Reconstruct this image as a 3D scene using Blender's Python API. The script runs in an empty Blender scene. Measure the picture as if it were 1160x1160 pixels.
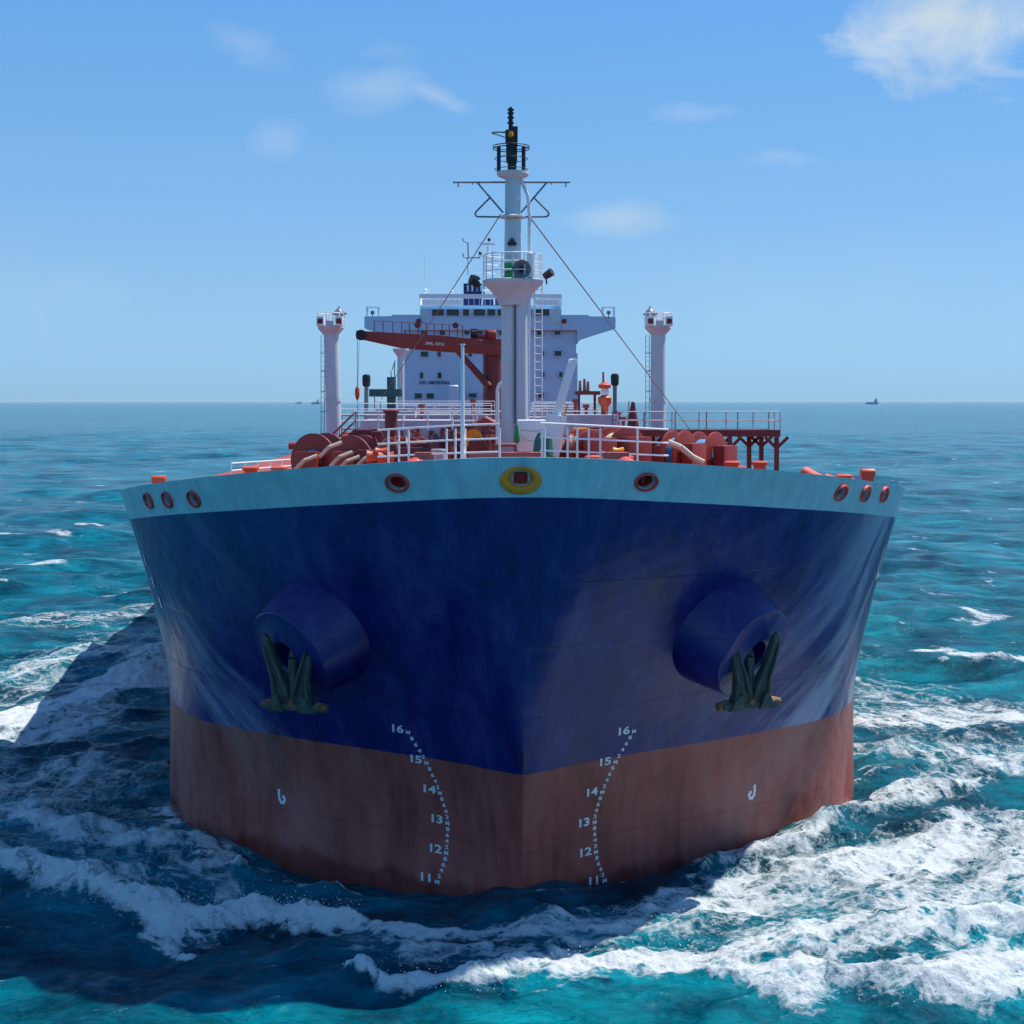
import bpy, bmesh, math, random
import numpy as np
from mathutils import Vector, Matrix
R = math.radians
random.seed(7)
rng = np.random.default_rng(11)
sc = bpy.context.scene
COL = sc.collection

# ------------------------------------------------------------------ camera, light, exposure
# ship frame: bow points to -Y, stem at the waterline is the origin, +X is the right of the photo, z=0 the sea
YAW = 0.0213
HAZE = 0.000008
CAMX, CAMY, CAMZ, FPX = -1.257, -43.48, 16.0, 1575.0
SUN_EL, SUN_AZ = 61.0, 61.0        # azimuth from +Y towards +X
cam_d = bpy.data.cameras.new("camera"); cam = bpy.data.objects.new("camera", cam_d); COL.objects.link(cam)
cam.location = (CAMX, CAMY, CAMZ); cam.rotation_euler = (R(90), 0, -YAW)
cam_d.sensor_width = 36; cam_d.lens = FPX/1160*36; cam_d.shift_y = -125/1160
cam_d.clip_start = 0.5; cam_d.clip_end = 120000
sc.camera = cam
sun_d = bpy.data.lights.new("sun", 'SUN'); sun = bpy.data.objects.new("sun", sun_d); COL.objects.link(sun)
sun_d.energy = 4.6; sun_d.angle = R(0.55); sun_d.color = (1.0, 0.94, 0.85)
sv = Vector((math.sin(R(SUN_AZ))*math.cos(R(SUN_EL)), math.cos(R(SUN_AZ))*math.cos(R(SUN_EL)), math.sin(R(SUN_EL))))
sun.rotation_euler = sv.to_track_quat('Z', 'Y').to_euler()
sc.view_settings.view_transform = 'Standard'; sc.view_settings.look = 'None'
sc.view_settings.gamma = 1.0; sc.view_settings.exposure = 0.3
sc.cycles.max_bounces = 8; sc.cycles.use_denoising = True

def P(px, py, D):
    X = (px-580)/FPX*D
    return Vector((CAMX + X*math.cos(YAW) + D*math.sin(YAW), CAMY - X*math.sin(YAW) + D*math.cos(YAW), CAMZ-(py-455)/FPX*D))
def Wt(px, py):                       # point of the sea surface
    p = P(px, py, CAMZ*FPX/(py-455)); return (p.x, p.y)

world = bpy.data.worlds.new("World"); sc.world = world; world.use_nodes = True
nt = world.node_tree; N = nt.nodes; L = nt.links; N.clear()
out = N.new('ShaderNodeOutputWorld'); bg = N.new('ShaderNodeBackground'); bg.inputs[1].default_value = 0.104
sky = N.new('ShaderNodeTexSky'); sky.sky_type = 'NISHITA'; sky.sun_disc = False
sky.sun_elevation = R(SUN_EL); sky.sun_rotation = R(SUN_AZ); sky.altitude = 0; sky.air_density = 1.0; sky.dust_density = 0.6; sky.ozone_density = 2.6
def VM(op, a, b=None):
    n = N.new('ShaderNodeVectorMath'); n.operation = op
    for i, v in enumerate((a, b)):
        if v is None: continue
        if hasattr(v, 'links'): L.new(v, n.inputs[i])
        else: n.inputs[i].default_value = v
    return n
def MT(op, a, b=None, clamp=False):
    n = N.new('ShaderNodeMath'); n.operation = op; n.use_clamp = clamp
    for i, v in enumerate((a, b)):
        if v is None: continue
        if hasattr(v, 'links'): L.new(v, n.inputs[i])
        else: n.inputs[i].default_value = v
    return n.outputs[0]
tc = N.new('ShaderNodeTexCoord'); sep = N.new('ShaderNodeSeparateXYZ'); L.new(tc.outputs['Generated'], sep.inputs[0])
yy = MT('MAXIMUM', sep.outputs[1], 0.02)
cu = MT('DIVIDE', sep.outputs[0], yy); cv = MT('DIVIDE', sep.outputs[2], yy)
uv = N.new('ShaderNodeCombineXYZ'); L.new(cu, uv.inputs[0]); L.new(cv, uv.inputs[1])
mp = VM('MULTIPLY', uv.outputs[0], (12, 18, 1)); nz = N.new('ShaderNodeTexNoise'); L.new(mp.outputs[0], nz.inputs['Vector'])
nz.inputs['Scale'].default_value = 1.0; nz.inputs['Detail'].default_value = 9; nz.inputs['Roughness'].default_value = 0.6; nz.inputs['Distortion'].default_value = 0.5
nzc = MT('SUBTRACT', nz.outputs[0], 0.5)
tot = None
for (px, py, sx, sy, tilt, st) in [(1095, 20, 138, 84, 0, .92), (410, 100, 75, 30, -5, 0.29), (493, 108, 46, 12, 24, 0.30), (312, 160, 34, 22, 0, 0.17),
        (695, 246, 75, 24, 0, 0.42), (800, 128, 60, 17, 0, 0.26), (884, 176, 52, 15, 4, 0.30), (282, 52, 60, 26, 20, 0.16), (440, 58, 45, 18, 0, 0.14), (40, 330, 120, 60, 0, 0.10), (920, 330, 200, 60, 0, 0.06)]:
    c = ((px-580)/FPX + YAW, (455-py)/FPX, 0)
    d = VM('SUBTRACT', uv.outputs[0], c)
    ro = N.new('ShaderNodeVectorRotate'); ro.rotation_type = 'Z_AXIS'; L.new(d.outputs[0], ro.inputs['Vector']); ro.inputs['Angle'].default_value = R(tilt)
    s = VM('MULTIPLY', ro.outputs[0], (FPX/sx, FPX/sy, 1)); ln = VM('LENGTH', s.outputs[0])
    m = MT('SUBTRACT', 1.0, ln.outputs['Value'])
    m = MT('ADD', m, MT('MULTIPLY', nzc, 2.6))
    m = MT('MULTIPLY', m, 1.15 if st > .5 else 1.0, True); m = MT('MULTIPLY', m, st)
    tot = m if tot is None else MT('MAXIMUM', tot, m)
tot = MT('MULTIPLY', tot, MT('GREATER_THAN', sep.outputs[1], 0.05))
bw = N.new('ShaderNodeRGBToBW'); L.new(sky.outputs[0], bw.inputs[0])
tr = N.new('ShaderNodeValToRGB'); L.new(MT('ADD', sep.outputs[2], 0.0, True), tr.inputs[0]); te = tr.color_ramp.elements
te[0].position = 0.0; te[0].color = (.58, .96, 1.30, 1); te[1].position = .30; te[1].color = (.37, .97, 2.05, 1)
tv = N.new('ShaderNodeVectorMath'); tv.operation = 'SCALE'; L.new(tr.outputs[0], tv.inputs[0]); L.new(bw.outputs[0], tv.inputs['Scale'])
ta = N.new('ShaderNodeValToRGB'); L.new(MT('ADD', sep.outputs[2], 0.0, True), ta.inputs[0]); e_ = ta.color_ramp.elements
e_[0].position = 0; e_[0].color = (.235, .425, .60, 1); e_[1].position = .7; e_[1].color = (.07, .20, .48, 1)
for p_, c_ in ((.06, (.22, .41, .62)), (.14, (.165, .365, .64)), (.29, (.105, .305, .65))): x_ = e_.new(p_); x_.color = c_+(1,)
t10 = N.new('ShaderNodeVectorMath'); t10.operation = 'SCALE'; t10.inputs['Scale'].default_value = 10; L.new(ta.outputs[0], t10.inputs[0])
hs = N.new('ShaderNodeMix'); hs.data_type = 'RGBA'; hs.inputs[0].default_value = .72; L.new(tv.outputs[0], hs.inputs[6]); L.new(t10.outputs[0], hs.inputs[7])
nz2 = N.new('ShaderNodeTexNoise'); L.new(mp.outputs[0], nz2.inputs['Vector']); nz2.inputs['Scale'].default_value = 0.6; nz2.inputs['Detail'].default_value = 4
crp = N.new('ShaderNodeValToRGB'); L.new(nz2.outputs[0], crp.inputs[0])
crp.color_ramp.elements[0].position = .35; crp.color_ramp.elements[0].color = (4.3, 5.3, 6.1, 1); crp.color_ramp.elements[1].position = .6; crp.color_ramp.elements[1].color = (6.0, 6.5, 6.9, 1)
mx = N.new('ShaderNodeMix'); mx.data_type = 'RGBA'; L.new(tot, mx.inputs[0]); L.new(hs.outputs[2], mx.inputs[6]); L.new(crp.outputs[0], mx.inputs[7])
L.new(mx.outputs[2], bg.inputs[0]); L.new(bg.outputs[0], out.inputs[0])

# ------------------------------------------------------------------ materials
MATS = {}
def mat(name, col, rough=0.5, metal=0.0, vary=0.12, vscale=1.5, bump=0.0, bscale=8.0, coat=0.0, ior=1.5, streak=0.0):
    m = bpy.data.materials.new(name); m.use_nodes = True; nt = m.node_tree; b = nt.nodes['Principled BSDF']
    b.inputs['Roughness'].default_value = rough; b.inputs['Metallic'].default_value = metal; b.inputs['IOR'].default_value = ior
    b.inputs['Coat Weight'].default_value = coat
    tc = nt.nodes.new('ShaderNodeTexCoord'); mp = nt.nodes.new('ShaderNodeMapping'); nt.links.new(tc.outputs['Object'], mp.inputs[0])
    mp.inputs['Scale'].default_value = (1, 1, 0.35)
    n = nt.nodes.new('ShaderNodeTexNoise'); n.inputs['Scale'].default_value = vscale; n.inputs['Detail'].default_value = 6; n.inputs['Roughness'].default_value = .65
    nt.links.new(mp.outputs[0], n.inputs['Vector'])
    r = nt.nodes.new('ShaderNodeValToRGB'); nt.links.new(n.outputs[0], r.inputs[0])
    r.color_ramp.elements[0].position = .3; r.color_ramp.elements[1].position = .7
    r.color_ramp.elements[0].color = tuple(c*(1-vary) for c in col)+(1,); r.color_ramp.elements[1].color = tuple(min(1, c*(1+vary)) for c in col)+(1,)
    nt.links.new(r.outputs[0], b.inputs['Base Color'])
    if bump:
        n2 = nt.nodes.new('ShaderNodeTexNoise'); n2.inputs['Scale'].default_value = bscale; nt.links.new(tc.outputs['Object'], n2.inputs['Vector'])
        bp = nt.nodes.new('ShaderNodeBump'); bp.inputs['Strength'].default_value = bump; bp.inputs['Distance'].default_value = .05
        nt.links.new(n2.outputs[0], bp.inputs['Height']); nt.links.new(bp.outputs[0], b.inputs['Normal'])
    MATS[name] = m; return m
WHITE = mat('white_paint', (.84, .84, .85), .45, vary=.06)
GREYW = mat('mast_paint', (.58, .63, .67), .42, vary=.10)
SHADEWHITE = mat('shaded_white_paint', (.46, .44, .50), .5, vary=.15)  # white paint with its shade put into the colour
BRIDGE = mat('accommodation_paint', (.42, .62, .78), .45, vary=.04, vscale=.3)
RED = mat('red_oxide', (.28, .030, .020), .5, vary=.25)
DKRED = mat('dark_red_paint', (.17, .022, .02), .5, vary=.25)
ORANGE = mat('orange_red_paint', (.62, .09, .035), .45, vary=.15)
BLACK = mat('black_paint', (.012, .012, .015), .5)
STEEL = mat('grey_steel', (.17, .20, .23), .45, vary=.2)
NAVY = mat('navy_paint', (.012, .02, .12), .4)
YELLOW = mat('yellow_paint', (.95, .27, .004), .4, vary=.18, vscale=4)
GREEN = mat('green_paint', (.01, .25, .07), .5)
ROPEB = mat('blue_rope', (.05, .32, .62), .8, vary=.3, vscale=30, bump=.5, bscale=40)
ROPEW = mat('pale_rope', (.62, .52, .40), .85, vary=.3, vscale=30)
GLASS = mat('dark_window_glass', (.01, .02, .022), .08)
PINK = mat('pale_red_paint', (.36, .10, .085), .55, vary=.2)
ANCH = mat('anchor_iron', (.060, .066, .056), .5, metal=.0, vary=.5, vscale=5, bump=.5, bscale=14)
RUST = mat('rusty_iron', (.20, .10, .04), .7, vary=.5, vscale=6, bump=.4)
MARKW = mat('marking_white', (.8, .8, .8), .5, vary=.05)
DECK = mat('deck_paint', (.30, .05, .04), .7, vary=.3, vscale=.6)

def hull_mat(name, red=False):
    """Painted plating: weld seams, slight buckling between frames, streaky wear."""
    m = bpy.data.materials.new(name); m.use_nodes = True; nt = m.node_tree; N = nt.nodes; L = nt.links; b = N['Principled BSDF']
    tc = N.new('ShaderNodeTexCoord'); sep = N.new('ShaderNodeSeparateXYZ'); L.new(tc.outputs['Object'], sep.inputs[0])
    def mt(op, a, c=None, clamp=False):
        n = N.new('ShaderNodeMath'); n.operation = op; n.use_clamp = clamp
        for i, v in enumerate((a, c)):
            if v is None: continue
            if hasattr(v, 'links'): L.new(v, n.inputs[i])
            else: n.inputs[i].default_value = v
        return n.outputs[0]
    def noise(scale, detail, sc3, rough=.6, dist=0):
        mp = N.new('ShaderNodeMapping'); mp.inputs['Scale'].default_value = sc3; L.new(tc.outputs['Object'], mp.inputs[0])
        n = N.new('ShaderNodeTexNoise'); n.inputs['Scale'].default_value = scale; n.inputs['Detail'].default_value = detail; n.inputs['Roughness'].default_value = rough
        n.inputs['Distortion'].default_value = dist; L.new(mp.outputs[0], n.inputs['Vector']); return n.outputs[0]
    wear = noise(.55, 7, (1, 1, .45), .65, .4); st = noise(2.6, 6, (1, 1, .05), .6); fine = noise(9, 5, (1, 1, .2))
    c0, c1, c2 = ((.19, .040, .031), (.35, .080, .062), (.40, .145, .112)) if red else ((.003, .003, .065), (.008, .010, .135), (.045, .050, .21))
    r = N.new('ShaderNodeValToRGB'); mixv = mt('ADD', mt('MULTIPLY', wear, .65), mt('MULTIPLY', st, .35)); L.new(mixv, r.inputs[0])
    e = r.color_ramp.elements; e[0].position = .34; e[0].color = c0+(1,); e[1].position = .5; e[1].color = c1+(1,); x = e.new(.70); x.color = c2+(1,)
    # scuffs: sparse pale scratches
    sf = mt('MULTIPLY', mt('SUBTRACT', noise(7, 8, (1, 1, .12), .75), .62, True), 3.0, True)
    mx = N.new('ShaderNodeMix'); mx.data_type = 'RGBA'; L.new(mt('MULTIPLY', sf, .35), mx.inputs[0]); L.new(r.outputs[0], mx.inputs[6]); mx.inputs[7].default_value = (.30, .26, .26, 1) if red else (.16, .18, .30, 1)
    # glossy reflections put into the colour: pale streaks running down and forward along the flare, on the shoulders
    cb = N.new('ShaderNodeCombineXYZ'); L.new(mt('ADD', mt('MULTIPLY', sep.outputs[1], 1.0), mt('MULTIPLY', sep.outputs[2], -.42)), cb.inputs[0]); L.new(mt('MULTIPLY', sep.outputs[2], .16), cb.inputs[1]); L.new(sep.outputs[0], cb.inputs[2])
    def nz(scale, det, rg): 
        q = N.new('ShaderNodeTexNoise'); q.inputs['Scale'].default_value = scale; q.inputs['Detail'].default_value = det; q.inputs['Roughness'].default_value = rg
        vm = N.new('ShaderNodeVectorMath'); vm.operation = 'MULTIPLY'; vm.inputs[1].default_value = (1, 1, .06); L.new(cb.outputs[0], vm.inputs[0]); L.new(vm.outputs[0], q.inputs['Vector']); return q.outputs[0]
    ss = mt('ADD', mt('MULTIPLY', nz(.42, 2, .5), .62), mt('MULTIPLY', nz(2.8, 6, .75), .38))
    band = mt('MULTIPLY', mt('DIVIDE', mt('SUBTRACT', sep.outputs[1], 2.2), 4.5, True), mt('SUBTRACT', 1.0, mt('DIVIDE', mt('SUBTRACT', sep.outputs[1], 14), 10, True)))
    sheen = mt('MULTIPLY', mt('MULTIPLY', mt('DIVIDE', mt('SUBTRACT', ss, .47), .13, True), band), .34 if red else .72)
    mxs = N.new('ShaderNodeMix'); mxs.data_type = 'RGBA'; L.new(sheen, mxs.inputs[0]); L.new(mx.outputs[2], mxs.inputs[6]); mxs.inputs[7].default_value = (.42, .30, .27, 1) if red else (.42, .47, .60, 1); mx = mxs
    # weld seams along strakes
    def seam(z0, w=.03):
        d = mt('ABSOLUTE', mt('SUBTRACT', sep.outputs[2], z0)); return mt('SUBTRACT', 1.0, mt('DIVIDE', d, w), True)
    s = None
    for z0 in ((1.9,) if red else (6.35, 8.6, 10.6)):
        q = seam(z0); s = q if s is None else mt('MAXIMUM', s, q)
    mx2 = N.new('ShaderNodeMix'); mx2.data_type = 'RGBA'; L.new(mt('MULTIPLY', s, .36), mx2.inputs[0]); L.new(mx.outputs[2], mx2.inputs[6]); mx2.inputs[7].default_value = tuple(v*.3 for v in c0)+(1,)
    # splash zone: wet and darker up to a ragged line
    wl = mt('ADD', sep.outputs[2], mt('MULTIPLY', mt('SUBTRACT', noise(.8, 6, (1, 1, .6)), .5), 1.6))
    wet = mt('SUBTRACT', 1.0, mt('DIVIDE', mt('SUBTRACT', wl, .35), .35, True), True)
    mx3 = N.new('ShaderNodeMix'); mx3.data_type = 'RGBA'; mx3.blend_type = 'MULTIPLY'; L.new(wet, mx3.inputs[0]); L.new(mx2.outputs[2], mx3.inputs[6]); mx3.inputs[7].default_value = (.66, .60, .60, 1)
    L.new(mx3.outputs[2], b.inputs['Base Color'])
    rr = mt('SUBTRACT', mt('ADD', .18 if not red else .34, mt('MULTIPLY', st, .30)), mt('MULTIPLY', wet, .25), True); L.new(rr, b.inputs['Roughness'])
    b.inputs['IOR'].default_value = 1.5
    # buckling between frames (0.85 m) plus dents
    fr = mt('SINE', mt('MULTIPLY', sep.outputs[1], 2*math.pi/.85)); lon = mt('SINE', mt('MULTIPLY', sep.outputs[2], 2*math.pi/.9))
    h = mt('ADD', mt('MULTIPLY', mt('MULTIPLY', fr, lon), .10), mt('MULTIPLY', noise(.9, 3, (1, 1, .5)), .9))
    h = mt('ADD', h, mt('MULTIPLY', fine, .05)); h = mt('ADD', h, mt('MULTIPLY', s, .10))
    bp = N.new('ShaderNodeBump'); bp.inputs['Strength'].default_value = .8; bp.inputs['Distance'].default_value = .05; L.new(h, bp.inputs['Height']); L.new(bp.outputs[0], b.inputs['Normal'])
    return m
CHRED = mat('chock_red', (.68, .06, .04), .5, vary=.25, vscale=5)
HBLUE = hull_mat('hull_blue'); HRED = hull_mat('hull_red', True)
CYAN = mat('pale_blue_paint', (.36, .57, .61), .38, vary=.16, vscale=2.2, bump=.3, bscale=2)

# ------------------------------------------------------------------ helpers
class MB:
    def __init__(s): s.v = []; s.f = []
    def add(s, vs, fs):
        o = len(s.v); s.v += [tuple(v) for v in vs]; s.f += [tuple(i+o for i in f) for f in fs]; return s
    def box(s, a, b):
        x0, y0, z0 = (min(a[i], b[i]) for i in range(3)); x1, y1, z1 = (max(a[i], b[i]) for i in range(3))
        vs = [(x0,y0,z0),(x1,y0,z0),(x1,y1,z0),(x0,y1,z0),(x0,y0,z1),(x1,y0,z1),(x1,y1,z1),(x0,y1,z1)]
        return s.add(vs, [(0,3,2,1),(4,5,6,7),(0,1,5,4),(1,2,6,5),(2,3,7,6),(3,0,4,7)])
    def tube(s, p, q, r, r2=None, n=10):
        p, q = Vector(p), Vector(q); r2 = r if r2 is None else r2; d = (q-p)
        if d.length < 1e-6: return s
        d.normalize(); u = d.orthogonal().normalized(); w = d.cross(u)
        vs = []
        for c, rr in ((p, r), (q, r2)):
            vs += [c+(u*math.cos(2*math.pi*i/n)+w*math.sin(2*math.pi*i/n))*rr for i in range(n)]
        return s.add(vs, [(i, (i+1) % n, n+(i+1) % n, n+i) for i in range(n)]+[tuple(range(n-1, -1, -1)), tuple(range(n, 2*n))])
    def path(s, pts, r, n=8, closed=False):
        pts = [Vector(p) for p in pts]
        for i in range(len(pts)-1+(1 if closed else 0)): s.tube(pts[i], pts[(i+1) % len(pts)], r, n=n)
        return s
    def beam(s, p, q, w, h):          # rectangular bar between two points
        p, q = Vector(p), Vector(q); d = (q-p).normalized(); up = Vector((0,0,1)) if abs(d.z) < .95 else Vector((0,1,0))
        u = d.cross(up).normalized()*w/2; k = u.cross(d).normalized()*h/2
        vs = [c+a*u+b*k for c in (p, q) for a, b in ((-1,-1),(1,-1),(1,1),(-1,1))]
        return s.add(vs, [(0,1,2,3),(7,6,5,4),(0,4,5,1),(1,5,6,2),(2,6,7,3),(3,7,4,0)])
    def lathe(s, prof, c=(0,0,0), ax=(0,0,1), n=28, cap=True):
        ax = Vector(ax).normalized(); u = ax.orthogonal().normalized(); w = ax.cross(u); c = Vector(c); vs = []
        for (r, h) in prof: vs += [c+ax*h+(u*math.cos(2*math.pi*i/n)+w*math.sin(2*math.pi*i/n))*r for i in range(n)]
        fs = []
        for k in range(len(prof)-1): fs += [(k*n+i, k*n+(i+1) % n, (k+1)*n+(i+1) % n, (k+1)*n+i) for i in range(n)]
        if cap: fs += [tuple(range(n-1, -1, -1)), tuple((len(prof)-1)*n+i for i in range(n))]
        return s.add(vs, fs)
    def build(s, name, m, parent=None, smooth=True, bevel=0, ang=35):
        me = bpy.data.meshes.new(name); me.from_pydata(s.v, [], s.f); me.materials.append(m)
        bm = bmesh.new(); bm.from_mesh(me); bmesh.ops.recalc_face_normals(bm, faces=bm.faces)
        if bevel:
            es = [e for e in bm.edges if len(e.link_faces) == 2 and e.calc_face_angle(0) > R(30)]
            bmesh.ops.bevel(bm, geom=es, offset=bevel, segments=2, affect='EDGES', profile=.6)
        if smooth:
            for f in bm.faces: f.smooth = True
            for e in bm.edges:
                if len(e.link_faces) == 2 and e.calc_face_angle(0) > R(ang): e.smooth = False
        bm.to_mesh(me); bm.free()
        o = bpy.data.objects.new(name, me); COL.objects.link(o)
        if parent: o.parent = parent
        return o
def empty(name, loc=(0,0,0)):
    o = bpy.data.objects.new(name, None); COL.objects.link(o); o.location = loc; o.empty_display_size = 1; return o
def tag(o, label=None, cat=None, group=None, kind=None):
    if label: o['label'] = label
    if cat: o['category'] = cat
    if group: o['group'] = group
    if kind: o['kind'] = kind
    return o
def pchip(x, y):
    x = np.asarray(x, float); y = np.asarray(y, float); h = np.diff(x); dl = np.diff(y)/h; m = np.zeros_like(y)
    for i in range(1, len(x)-1):
        if dl[i-1]*dl[i] > 0:
            w1 = 2*h[i]+h[i-1]; w2 = h[i]+2*h[i-1]; m[i] = (w1+w2)/(w1/dl[i-1]+w2/dl[i])
    m[0] = dl[0]; m[-1] = dl[-1]
    def f(q):
        q = np.clip(np.asarray(q, float), x[0], x[-1]); i = np.clip(np.searchsorted(x, q)-1, 0, len(x)-2); t = (q-x[i])/h[i]
        return (1+2*t)*(1-t)**2*y[i]+t*(1-t)**2*h[i]*m[i]+t*t*(3-2*t)*y[i+1]+t*t*(t-1)*h[i]*m[i+1]
    return f
def text_mesh(s, size, spacing=1.0):
    cu = bpy.data.curves.new("writing", 'FONT'); cu.body = s; cu.size = size; cu.resolution_u = 3; cu.offset = size*.03; cu.space_character = spacing
    cu.align_x = 'CENTER'; cu.align_y = 'CENTER'
    o = bpy.data.objects.new("writing", cu); COL.objects.link(o); bpy.context.view_layer.update()
    dg = bpy.context.evaluated_depsgraph_get(); me = bpy.data.meshes.new_from_object(o.evaluated_get(dg)); bpy.data.objects.remove(o); bpy.data.curves.remove(cu)
    return me

# ------------------------------------------------------------------ hull form
DY = [0, .02, .06, .15, .5, 1, 1.8, 3, 5, 8, 12, 17, 24, 34, 48, 64, 225, 240]
ZN = [-3, 0, 2, 5.25, 8.5, 11.5, 14.4]
TB = [[0, .03, .09, .22, .75, 1.5, 2.8, 5.1, 8.4, 11.9, 13.65, 14.6, 16.1, 18.2, 20.6, 21.8, 22, 20],
      [0, .03, .09, .22, .75, 1.5, 2.8, 5.1, 8.4, 11.9, 13.65, 14.6, 16.1, 18.2, 20.6, 21.8, 22, 20],
      [0, .03, .08, .20, .70, 1.4, 2.55, 4.8, 8.2, 11.8, 13.6, 14.6, 16.1, 18.2, 20.6, 21.8, 22, 20],
      [0, .13, .25, .42, .92, 1.55, 2.7, 4.6, 7.9, 11.7, 13.5, 14.6, 16.2, 18.3, 20.7, 21.9, 22, 20],
      [0, .36, .60, .90, 1.5, 2.4, 3.8, 5.8, 8.8, 12.0, 13.9, 15.0, 16.6, 18.7, 20.8, 21.9, 22, 20],
      [0, .55, .95, 1.45, 2.35, 3.4, 4.9, 6.8, 9.4, 12.1, 14.2, 15.5, 17.1, 19.1, 21.0, 22, 22, 20],
      [0, .63, 1.08, 1.7, 3.1, 4.4, 6.1, 7.9, 10.1, 12.4, 14.6, 16.0, 17.6, 19.4, 21.2, 22, 22, 20]]
Y0 = pchip(ZN, [0, 0, -.1, -.85, -1.85, -2.75, -3.5])
ZTOP = pchip([-3.5, -3.1, -.5, 4, 9.5, 20, 30, 34], [14.40, 14.30, 13.86, 13.27, 12.66, 12.0, 11.5, 10.35])
ROWF = [pchip(DY, r) for r in TB]
def Bh(dy, zn):                       # half-breadth, arrays ok
    dy = np.asarray(dy, float); zn = np.asarray(zn, float); dy, zn = np.broadcast_arrays(dy, zn)
    rows = np.stack([f(dy) for f in ROWF]); z = np.asarray(ZN, float)
    h = np.diff(z).reshape((-1,)+(1,)*dy.ndim); dl = np.diff(rows, axis=0)/h; m = np.zeros_like(rows)
    m[1:-1] = (dl[:-1]*h[1:]+dl[1:]*h[:-1])/(h[1:]+h[:-1]); m[0] = dl[0]; m[-1] = dl[-1]
    q = np.clip(zn, z[0], z[-1]); i = np.clip(np.searchsorted(z, q)-1, 0, len(z)-2); hh = np.diff(z)[i]; t = (q-z[i])/hh
    g = lambda A, k: np.take_along_axis(A, k[None], 0)[0]
    return (1+2*t)*(1-t)**2*g(rows, i)+t*(1-t)**2*hh*g(m, i)+t*t*(3-2*t)*g(rows, i+1)+t*t*(t-1)*hh*g(m, i+1)
def znorm(y, z):
    zt = ZTOP(y); z = np.asarray(z, float); return np.where(z <= 8.5, z, 8.5+(z-8.5)*5.9/(zt-8.5))
def half(y, z):
    zn = znorm(y, z); dy = np.asarray(y)-Y0(zn); return np.where(dy < 0, -1, Bh(np.maximum(dy, 0), zn))
def hull_hit(px, py, d0=38., d1=70.):
    D = np.arange(d0, d1, .01); X = (px-580)/FPX*D
    x = CAMX+X*math.cos(YAW)+D*math.sin(YAW); y = CAMY-X*math.sin(YAW)+D*math.cos(YAW); z = CAMZ-(py-455)/FPX*D
    k = int(np.argmax(half(y, z) > np.abs(x))); return Vector((x[k], y[k], z[k]))
def hull_y(x, z):                     # forward face y for given x, z
    ys = np.arange(-3.6, 14, .01); k = int(np.argmax(half(ys, np.full_like(ys, z)) > abs(x))); return float(ys[k])
def hull_n(x, z):
    e = .08; sg = 1 if x > 0 else -1
    a = Vector((x, hull_y(x, z), z)); bx = Vector((x+e*sg, hull_y(x+e*sg, z), z)); bz = Vector((x, hull_y(x, z+e), z+e))
    n = (bx-a).cross(bz-a).normalized(); return n if n.y < 0 else -n
dyd = np.concatenate([[0, .004, .01, .02, .04, .06, .1, .15], np.geomspace(.22, 64, 96), np.linspace(70, 225, 16), [232, 240]])

def shell_grid(znl, side, off=0.0):
    znl = np.asarray(znl, float); DYg, Zg = np.meshgrid(dyd, znl); y = Y0(Zg)+DYg
    b = Bh(DYg, Zg)-off; zt = ZTOP(y); z = np.where(Zg <= 8.5, Zg, 8.5+(Zg-8.5)*(zt-8.5)/5.9)
    return np.stack([side*b, y, z], -1)
def zn_band(k=0.):                    # lower edge of the pale band, 1.1 m below the rail, as function of y
    pass
ship = empty('oil_tanker', (0, 0, 0)); tag(ship, 'large oil tanker heading bow-on to the camera with navy blue and oxide red hull', 'ship')

def build_hull():
    rows = list(np.linspace(-3, 4.5, 20))+list(np.linspace(4.5, 14.4-1.10*5.9/5.9, 46))[1:]
    # band edge row: 1.1 m below the rail everywhere; rows above 8.5 are stretched towards it
    allv = []; nr = len(rows); nc = len(dyd); vs = []; fs = []; mi = []
    for side in (-1, 1):
        G = shell_grid(rows, side)
        # re-lay the upper rows so the last one is exactly 1.1 m below the rail
        for j, zn in enumerate(rows):
            if zn > 8.5:
                y = G[j, :, 1]; zt = ZTOP(y); f = (zn-8.5)/(13.3-8.5); z = 8.5+f*((zt-1.1)-8.5); zn2 = 8.5+(z-8.5)*5.9/(zt-8.5)
                y2 = Y0(zn2)+dyd; zt = ZTOP(y2); z = 8.5+f*((zt-1.1)-8.5); G[j, :, 0] = side*Bh(dyd, zn2); G[j, :, 1] = y2; G[j, :, 2] = z
        o = len(vs); vs += [tuple(p) for p in G.reshape(-1, 3)]
        for j in range(nr-1):
            for i in range(nc-1):
                a = o+j*nc+i; q = (a, a+1, a+nc+1, a+nc); fs.append(q if side > 0 else q[::-1]); mi.append(0 if rows[j+1] > 4.51 else 1)
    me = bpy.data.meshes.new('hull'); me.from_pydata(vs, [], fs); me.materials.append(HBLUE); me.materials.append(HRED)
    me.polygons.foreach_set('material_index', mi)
    bm = bmesh.new(); bm.from_mesh(me); bmesh.ops.remove_doubles(bm, verts=bm.verts, dist=.0005)
    tr = [v for v in bm.verts if abs(v.co.y-(240+float(Y0(0)))) < 4.5 and len([f for f in v.link_faces]) <= 2]
    for f in bm.faces: f.smooth = True
    for e in bm.edges:
        a, b = e.verts
        if abs(a.co.x) < .001 and abs(b.co.x) < .001 and max(a.co.z, b.co.z) < 5.6: e.smooth = False
    bmesh.ops.recalc_face_normals(bm, faces=bm.faces); bm.to_mesh(me); bm.free()
    o = bpy.data.objects.new('hull', me); COL.objects.link(o); o.parent = ship
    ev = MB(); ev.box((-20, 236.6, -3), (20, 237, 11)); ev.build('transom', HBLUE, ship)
    return o
hull = build_hull()

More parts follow.
